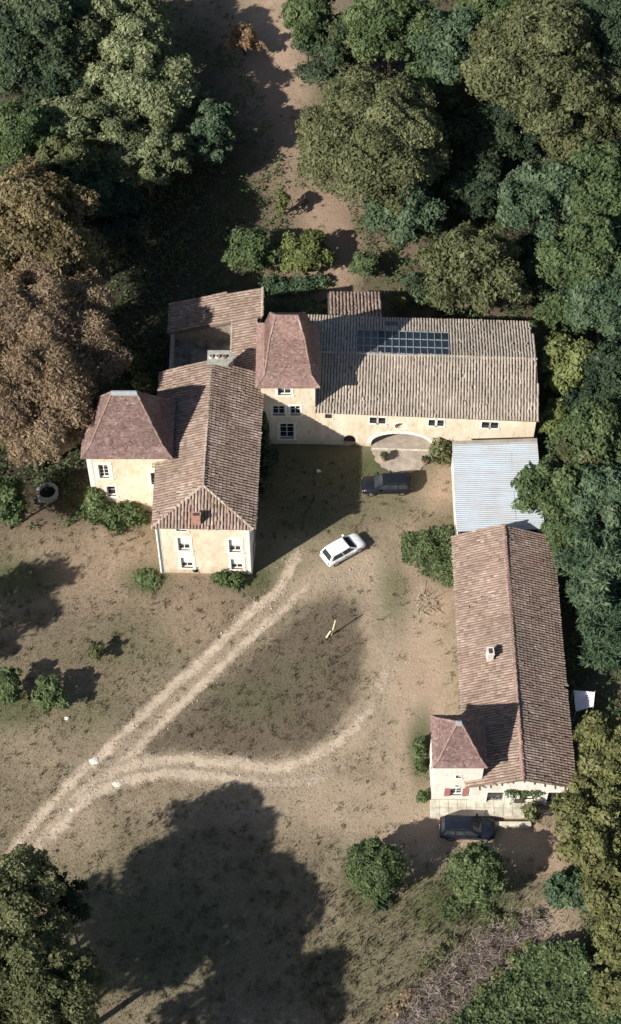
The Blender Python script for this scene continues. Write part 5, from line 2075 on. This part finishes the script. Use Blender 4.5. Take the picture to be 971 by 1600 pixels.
def box_hedge(name, quad_px, ztop, mat, label, dens, leaf, seed):
    """a block of foliage: leaves on top and sides of a prism"""
    rng = np.random.default_rng(7000 + seed)
    C = [np.array(gp(px, py, z)) for (px, py), z in zip(quad_px, ztop)]
    n = int(dens * abs((C[1] - C[0])[0] * (C[2] - C[1])[1] - (C[1] - C[0])[1] * (C[2] - C[1])[0]) * 1.5)
    u, v = rng.uniform(0, 1, n), rng.uniform(0, 1, n)
    side = rng.uniform(size=n) < .4
    e = rng.integers(0, 4, n)
    u = np.where(side & (e == 0), rng.normal(.01, .02, n), np.where(side & (e == 1), rng.normal(.99, .02, n), u))
    v = np.where(side & (e == 2), rng.normal(.01, .02, n), np.where(side & (e == 3), rng.normal(.99, .02, n), v))
    w = np.stack([(1 - u) * (1 - v), u * (1 - v), u * v, (1 - u) * v], -1)
    XY = w @ np.array(C) + rng.normal(0, .13 if seed != 2 else .3, (n, 2))
    top = w @ np.array(ztop)
    lump = np.zeros(n)
    for k in range(14):
        a, f = rng.uniform(0, 6.28), rng.uniform(.8, 5.5)
        lump += .22 / math.sqrt(f) * np.sin((XY[:, 0] * math.cos(a) + XY[:, 1] * math.sin(a)) * f + rng.uniform(0, 6.28)) * .62
    Z = np.where(side, top * rng.uniform(.02, 1, n), top * (1 - rng.exponential(.07, n))) + lump * np.where(side, .3, 1)
    P = np.stack([XY[:, 0], XY[:, 1], np.maximum(Z, .06)], -1)
    Nn = rng.normal(0, .6, (n, 3))
    Nn[:, 2] += 1
    Nn /= np.linalg.norm(Nn, axis=1)[:, None]
    t = np.cross(Nn, rng.normal(size=(n, 3)))
    t /= np.linalg.norm(t, axis=1)[:, None]
    b = np.cross(Nn, t)
    s = leaf * rng.uniform(.6, 1.4, n)[:, None]
    V = np.stack([P - t * s, P - b * s * .55, P + t * s, P + b * s * .55], 1).reshape(-1, 3)
    T = np.repeat(np.clip(rng.normal(.5, .17, n) + lump * .5, 0, 1), 4)
    c = np.mean(C, axis=0)
    LEAFN[0] += n
    root = empty(name, (c[0], c[1], 0), label, 'hedge')
    bulk_mesh('foliage', V, np.arange(n * 4).reshape(n, 4), {'tint': T}, mat, root)
    for k in range(10):
        mb = MB()
        q = rng.uniform(.15, .85, 2)
        ww = np.array([(1 - q[0]) * (1 - q[1]), q[0] * (1 - q[1]), q[0] * q[1], (1 - q[0]) * q[1]]) @ np.array(C)
        mb.tube([(ww[0], ww[1], -.1), (ww[0] + .1, ww[1] + .05, float(np.mean(ztop)) * .8)], [.05, .02], 5)
        mb.build('stem', 'bark', root)


box_hedge('laurel_hedge', [(634, 866), (706, 905), (706, 824), (632, 832)], [1.5, 1.7, 2.3, 1.9], 'leaf_green', 'square block of leafy laurel beside the cottage roof', 110, .13, 1)
box_hedge('bank_hedge', [(690, 1615), (975, 1600), (900, 1478), (842, 1484)], [1.3, 2.0, 2.2, 1.6], 'leaf_green', 'dark green hedge mass climbing the bottom bank', 75, .16, 2)
box_hedge('rear_hedge', [(415, 492), (512, 492), (512, 466), (413, 466)], [1.6, 1.6, 1.6, 1.6], 'leaf_dark', 'dark clipped hedge behind the stair tower', 90, .13, 3)


def brushwood():
    rng = np.random.default_rng(91)
    n = 6500
    ax, ay = 845, 1450
    bx, by = 600, 1615
    t = rng.uniform(0, 1, n)
    wd = 62 * np.sin(np.clip(t * 1.05 + .12, 0, 1) * math.pi) ** .5 + 8
    px = ax + (bx - ax) * t + rng.normal(0, .45, n) * wd * .55
    py = ay + (by - ay) * t + rng.normal(0, .45, n) * wd
    keep = np.sin(px * .13 + 1) * np.sin(py * .11) + .7 * np.sin(px * .05 + py * .09) + rng.normal(0, .5, n) > -.55
    P = np.array([(*gp(a, b), 0) for a, b in zip(px[keep], py[keep])])
    n = len(P)
    P[:, 2] = rng.uniform(.02, .75, n) ** 1.4
    d = rng.normal(size=(n, 3)) * (1, .7, 1)
    d[:, 2] = np.abs(d[:, 2]) * .6
    d /= np.linalg.norm(d, axis=1)[:, None]
    Lh = .55 * rng.uniform(.3, 1.5, n)[:, None]
    w = np.cross(d, rng.normal(size=(n, 3)))
    w /= np.linalg.norm(w, axis=1)[:, None]
    th = .022 * rng.uniform(.5, 1.4, n)[:, None]
    E_ = P + d * Lh
    V = np.stack([P + w * th, P - w * th, E_ - w * th * .4, E_ + w * th * .4], 1).reshape(-1, 3)
    x, y = gp(735, 1520)
    o = bulk_mesh('brushwood', V, np.arange(n * 4).reshape(n, 4), {'tint': np.repeat(rng.uniform(0, 1, n), 4)}, 'brush_twig', origin=(x, y, 0))
    tag(o, 'greyish-purple bare brushwood thicket on the bottom slope', 'thicket', kind='stuff')


brushwood()


def undergrowth():
    rng = np.random.default_rng(92)
    n = 260000
    px = rng.uniform(-30, 1000, n)
    py = rng.uniform(-30, 1500, n)
    P = np.stack([np.zeros(n), np.zeros(n)], -1)
    a = (px - 485.5) / FPX
    b = -(py - 800.0) / FPX
    k = -CAM[2] / (-math.cos(TILT) + b * math.sin(TILT))
    X = k * a
    Y = CAM[1] + k * (math.sin(TILT) + b * math.cos(TILT))
    w = ground_weights(X, Y)['humus_shade']
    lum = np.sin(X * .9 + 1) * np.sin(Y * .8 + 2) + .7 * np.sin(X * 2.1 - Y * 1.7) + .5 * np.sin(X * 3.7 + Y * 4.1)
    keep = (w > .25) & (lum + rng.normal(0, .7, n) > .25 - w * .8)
    for x0, x1, y0, y1 in ((-13.6, -4.2, -6.9, 21), (-19.9, -12, -.4, 6.3), (-4.5, 20.7, 6.2, 18.7), (12.3, 21.1, -29.2, -4.7), (12.7, 20.6, -4.7, 5.4), (-26, -22.5, -1.5, 2.5)):
        keep &= ~((X > x0) & (X < x1) & (Y > y0) & (Y < y1))
    X, Y, lum = X[keep], Y[keep], lum[keep]
    n = len(X)
    P = np.stack([X, Y, np.abs(rng.normal(0, .28, n)) * (1 + np.clip(lum, 0, 2) * .6) + .05], -1)
    Nn = rng.normal(0, .6, (n, 3))
    Nn[:, 2] += 1
    Nn /= np.linalg.norm(Nn, axis=1)[:, None]
    t = np.cross(Nn, rng.normal(size=(n, 3)))
    t /= np.linalg.norm(t, axis=1)[:, None]
    bb = np.cross(Nn, t)
    sz = .15 * rng.uniform(.6, 1.4, n)[:, None]
    V = np.stack([P - t * sz, P - bb * sz * .5, P + t * sz, P + bb * sz * .5], 1).reshape(-1, 3)
    LEAFN[0] += n
    o = bulk_mesh('undergrowth', V, np.arange(n * 4).reshape(n, 4), {'tint': np.repeat(np.clip(rng.normal(.4, .17, n), 0, 1), 4)}, 'leaf_green')
    tag(o, 'low leafy undergrowth on the floor of the woods', 'undergrowth', kind='stuff')


undergrowth()


def twig_pile(name, px, py, rp, rpy, n, length, thick, mat, label, cat, seed, h=.6, upb=.25):
    rng = np.random.default_rng(9000 + seed)
    x, y = gp(px, py)
    s = scale_at(px, py)
    rx, ry = rp / s, rpy / s / math.cos(TILT)
    a = rng.uniform(0, 2 * math.pi, n)
    q = np.sqrt(rng.uniform(0, 1, n))
    P = np.stack([x + np.cos(a) * q * rx, y + np.sin(a) * q * ry, rng.uniform(0.02, 1, n) * h * (1 - .6 * q)], -1)
    d = rng.normal(size=(n, 3))
    d[:, 2] = np.abs(d[:, 2]) * upb
    d /= np.linalg.norm(d, axis=1)[:, None]
    L = length * rng.uniform(.4, 1.3, n)[:, None]
    w = np.cross(d, rng.normal(size=(n, 3)))
    w /= np.linalg.norm(w, axis=1)[:, None]
    w2 = np.cross(d, w)
    th = thick * rng.uniform(.6, 1.3, n)[:, None]
    pts = [P + w * th, P - w * th * .5 + w2 * th * .87, P - w * th * .5 - w2 * th * .87]
    E_ = P + d * L + np.array([0, 0, -.02])
    pts += [E_ + w * th * .4, E_ - w * th * .2 + w2 * th * .35, E_ - w * th * .2 - w2 * th * .35]
    V = np.stack(pts, 1).reshape(-1, 3)
    Q = (np.arange(n)[:, None, None] * 6 + np.array([[0, 1, 4, 3], [1, 2, 5, 4], [2, 0, 3, 5]])[None]).reshape(-1, 4)
    o = bulk_mesh(name, V, Q, {'tint': np.full(len(V), .5)}, mat, origin=(x, y, 0))
    return tag(o, label, cat)


twig_pile('branch_pile', 664, 943, 19, 16, 90, 1.0, .03, 'dry_twig', 'pale dry branches scattered on the ground by the cottage', 'branches', 1, .4)
twig_pile('fallen_branches', 612, 1392, 12, 7, 40, .6, .02, 'dry_twig', 'few pale sticks under the clipped round tree', 'branches', 4, .2)


mass('scrub', [(800, 1440, .35, 16, .4), (770, 1432, .3, 14, .35), (835, 1432, .3, 12, .35)], 'leaf_olive', 'ragged olive scrub at the upper end of the brushwood', 'scrub', seed=21, dens=60, leaf=.1)
mass('scrub', [(690, 1490, .3, 15, .35), (668, 1508, .25, 14, .3), (705, 1470, .25, 12, .3)], 'leaf_olive', 'olive scrub on the lawn side of the brushwood', 'scrub', seed=22, dens=45, leaf=.1)
mass('scrub', [(800, 1500, .4, 14, .45), (780, 1520, .35, 15, .4), (750, 1545, .3, 14, .35), (825, 1480, .4, 12, .4)], 'leaf_light', 'pale green scrub between the brushwood and the bank hedge', 'scrub', seed=23, dens=45, leaf=.1)
mass('scrub', [(640, 1560, .3, 16, .3), (615, 1580, .25, 14, .3)], 'leaf_rust', 'rusty dry weeds at the bottom end of the brushwood', 'scrub', seed=24, dens=35, leaf=.09)
mass('scrub', [(720, 1412, .25, 18, .3), (700, 1425, .2, 16, .25), (760, 1420, .25, 16, .3)], 'leaf_green', 'low green weeds below the clipped tree by the navy car', 'weeds', seed=25, dens=45, leaf=.09)


# ------------------------------------------------------------------ gravel on the tracks
def gravel():
    rng = np.random.default_rng(55)
    C = []
    for pts in ([(14, 1338), (60, 1279), (150, 1187), (230, 1112), (330, 1018), (395, 955), (438, 917), (472, 842)], [(38, 1355), (85, 1290), (185, 1196), (262, 1122), (352, 1034), (420, 972), (470, 925), (580, 885)],
                [(128, 1243), (165, 1213), (215, 1194), (280, 1187), (350, 1192), (420, 1199), (480, 1188), (530, 1158), (575, 1110), (602, 1050)], [(62, 1335), (125, 1258), (170, 1229), (225, 1214), (300, 1210), (380, 1219), (450, 1222), (520, 1210)]):
        C.append(catmull([gp(*p) for p in pts], 60))
    C = np.vstack(C)
    n = 14000
    q = C[rng.integers(0, len(C), n)] + rng.normal(0, .42, (n, 2))
    r = rng.gamma(3, .011, n)
    z = wave(q[:, 0], q[:, 1]) - .01
    V = []
    for dx, dy, dz in ((1, 0, 0), (-.5, .87, 0), (-.5, -.87, 0), (0, 0, .8)):
        V.append(np.stack([q[:, 0] + dx * r, q[:, 1] + dy * r * rng.uniform(.6, 1.2, n), z + dz * r], -1))
    V = np.stack(V, 1).reshape(-1, 3)
    Q = (np.arange(n)[:, None, None] * 4 + np.array([[0, 1, 3], [1, 2, 3], [2, 0, 3]])[None]).reshape(-1, 3)
    o = bulk_mesh('gravel', V, Q, {'tint': np.repeat(rng.uniform(0, 1, n), 4)}, 'gravel')
    tag(o, 'loose pale gravel strewn along the wheel ruts', 'gravel', kind='stuff')


tile_mat('gravel', [(.2, (.16, .13, .10)), (.5, (.38, .31, .235)), (.85, (.62, .54, .44))], (.5, .43, .34), (.25, .2, .15), .3)
gravel()


# ------------------------------------------------------------------ grass tufts
def grass():
    rng = np.random.default_rng(77)
    n = 150000
    px = rng.uniform(-20, 990, n)
    py = rng.uniform(0, 1640, n)
    a = (px - 485.5) / FPX
    b = -(py - 800.0) / FPX
    dz = -math.cos(TILT) + b * math.sin(TILT)
    k = -CAM[2] / dz
    X = k * a
    Y = CAM[1] + k * (math.sin(TILT) + b * math.cos(TILT))
    keep = np.ones(n, bool)
    for x0, x1, y0, y1 in ((-13.4, -4.4, -6.7, 20.8), (-19.6, -12, 0, 6), (-4.5, 20.5, 6.4, 18.3), (12.8, 20.8, -29, -4.9), (9.7, 13.8, -30.1, -24.2), (9.7, 18, -30.1, -28),
                           (1.7, 6.7, 18, 23.3), (12.8, 20.5, -4.5, 5.2), (5.3, 11, 4.2, 7.5)):
        keep &= ~((X > x0) & (X < x1) & (Y > y0) & (Y < y1))
    # tracks stay bare
    w = ground_weights(X, Y)
    keep &= rng.uniform(size=n) > np.clip(w['dirt'] * .75 + w['pink'] * .6 + w['humus_shade'] * .5, 0, .92)
    for pts in ([(14, 1338), (60, 1279), (150, 1187), (230, 1112), (330, 1018), (395, 955), (438, 917), (472, 842)], [(38, 1355), (85, 1290), (185, 1196), (262, 1122), (352, 1034), (420, 972), (470, 925), (580, 885)],
                [(128, 1243), (165, 1213), (215, 1194), (280, 1187), (350, 1192), (420, 1199), (480, 1188), (530, 1158), (575, 1110), (602, 1050)], [(62, 1335), (125, 1258), (170, 1229), (225, 1214), (300, 1210), (380, 1219), (450, 1222), (520, 1210)]):
        P = catmull([gp(*p) for p in pts], 8)
        for q in P:
            keep &= (X - q[0]) ** 2 + (Y - q[1]) ** 2 > .22
    X, Y = X[keep], Y[keep]
    # thicker clumps here and there
    ci = rng.choice(len(X), 2600, replace=False)
    cx = np.repeat(X[ci], 16) + rng.normal(0, .16, 2600 * 16) * np.repeat(rng.uniform(.4, 1.6, 2600), 16)
    cy = np.repeat(Y[ci], 16) + rng.normal(0, .16, 2600 * 16) * np.repeat(rng.uniform(.4, 1.6, 2600), 16)
    nc = len(cx)
    gadd = np.concatenate([np.zeros(len(X)), np.repeat(rng.uniform(0, .5, 2600), 16)])
    X, Y = np.concatenate([X, cx]), np.concatenate([Y, cy])
    n = len(X)
    w = ground_weights(X, Y)
    w['green'] = np.maximum(w['green'], gadd)
    Z = wave(X, Y) - .06
    h = rng.gamma(4, .022, n) * np.where(gadd > 0, 1.7, 1.0) * (1 + 1.0 * (pj(X, Y)[1] > 1380) * (pj(X, Y)[0] > 480))
    V = []
    T = []
    for j in range(2):
        ang = rng.uniform(0, 2 * math.pi, n)
        ln = rng.uniform(.04, .13, n)
        bx, by = np.cos(ang), np.sin(ang)
        wd = rng.uniform(.018, .05, n)
        V.append(np.stack([np.stack([X - by * wd, Y + bx * wd, Z], -1), np.stack([X + by * wd, Y - bx * wd, Z], -1), np.stack([X + bx * ln, Y + by * ln, Z + h], -1)], 1))
    V = np.concatenate(V, 0).reshape(-1, 3)
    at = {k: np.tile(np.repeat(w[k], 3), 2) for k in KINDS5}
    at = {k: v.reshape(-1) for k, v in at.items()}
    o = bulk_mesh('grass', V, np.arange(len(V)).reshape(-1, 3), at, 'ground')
    tag(o, 'short dry grass tufts over the lawns', 'grass', kind='stuff')


grass()
print('LEAVES', LEAFN[0])
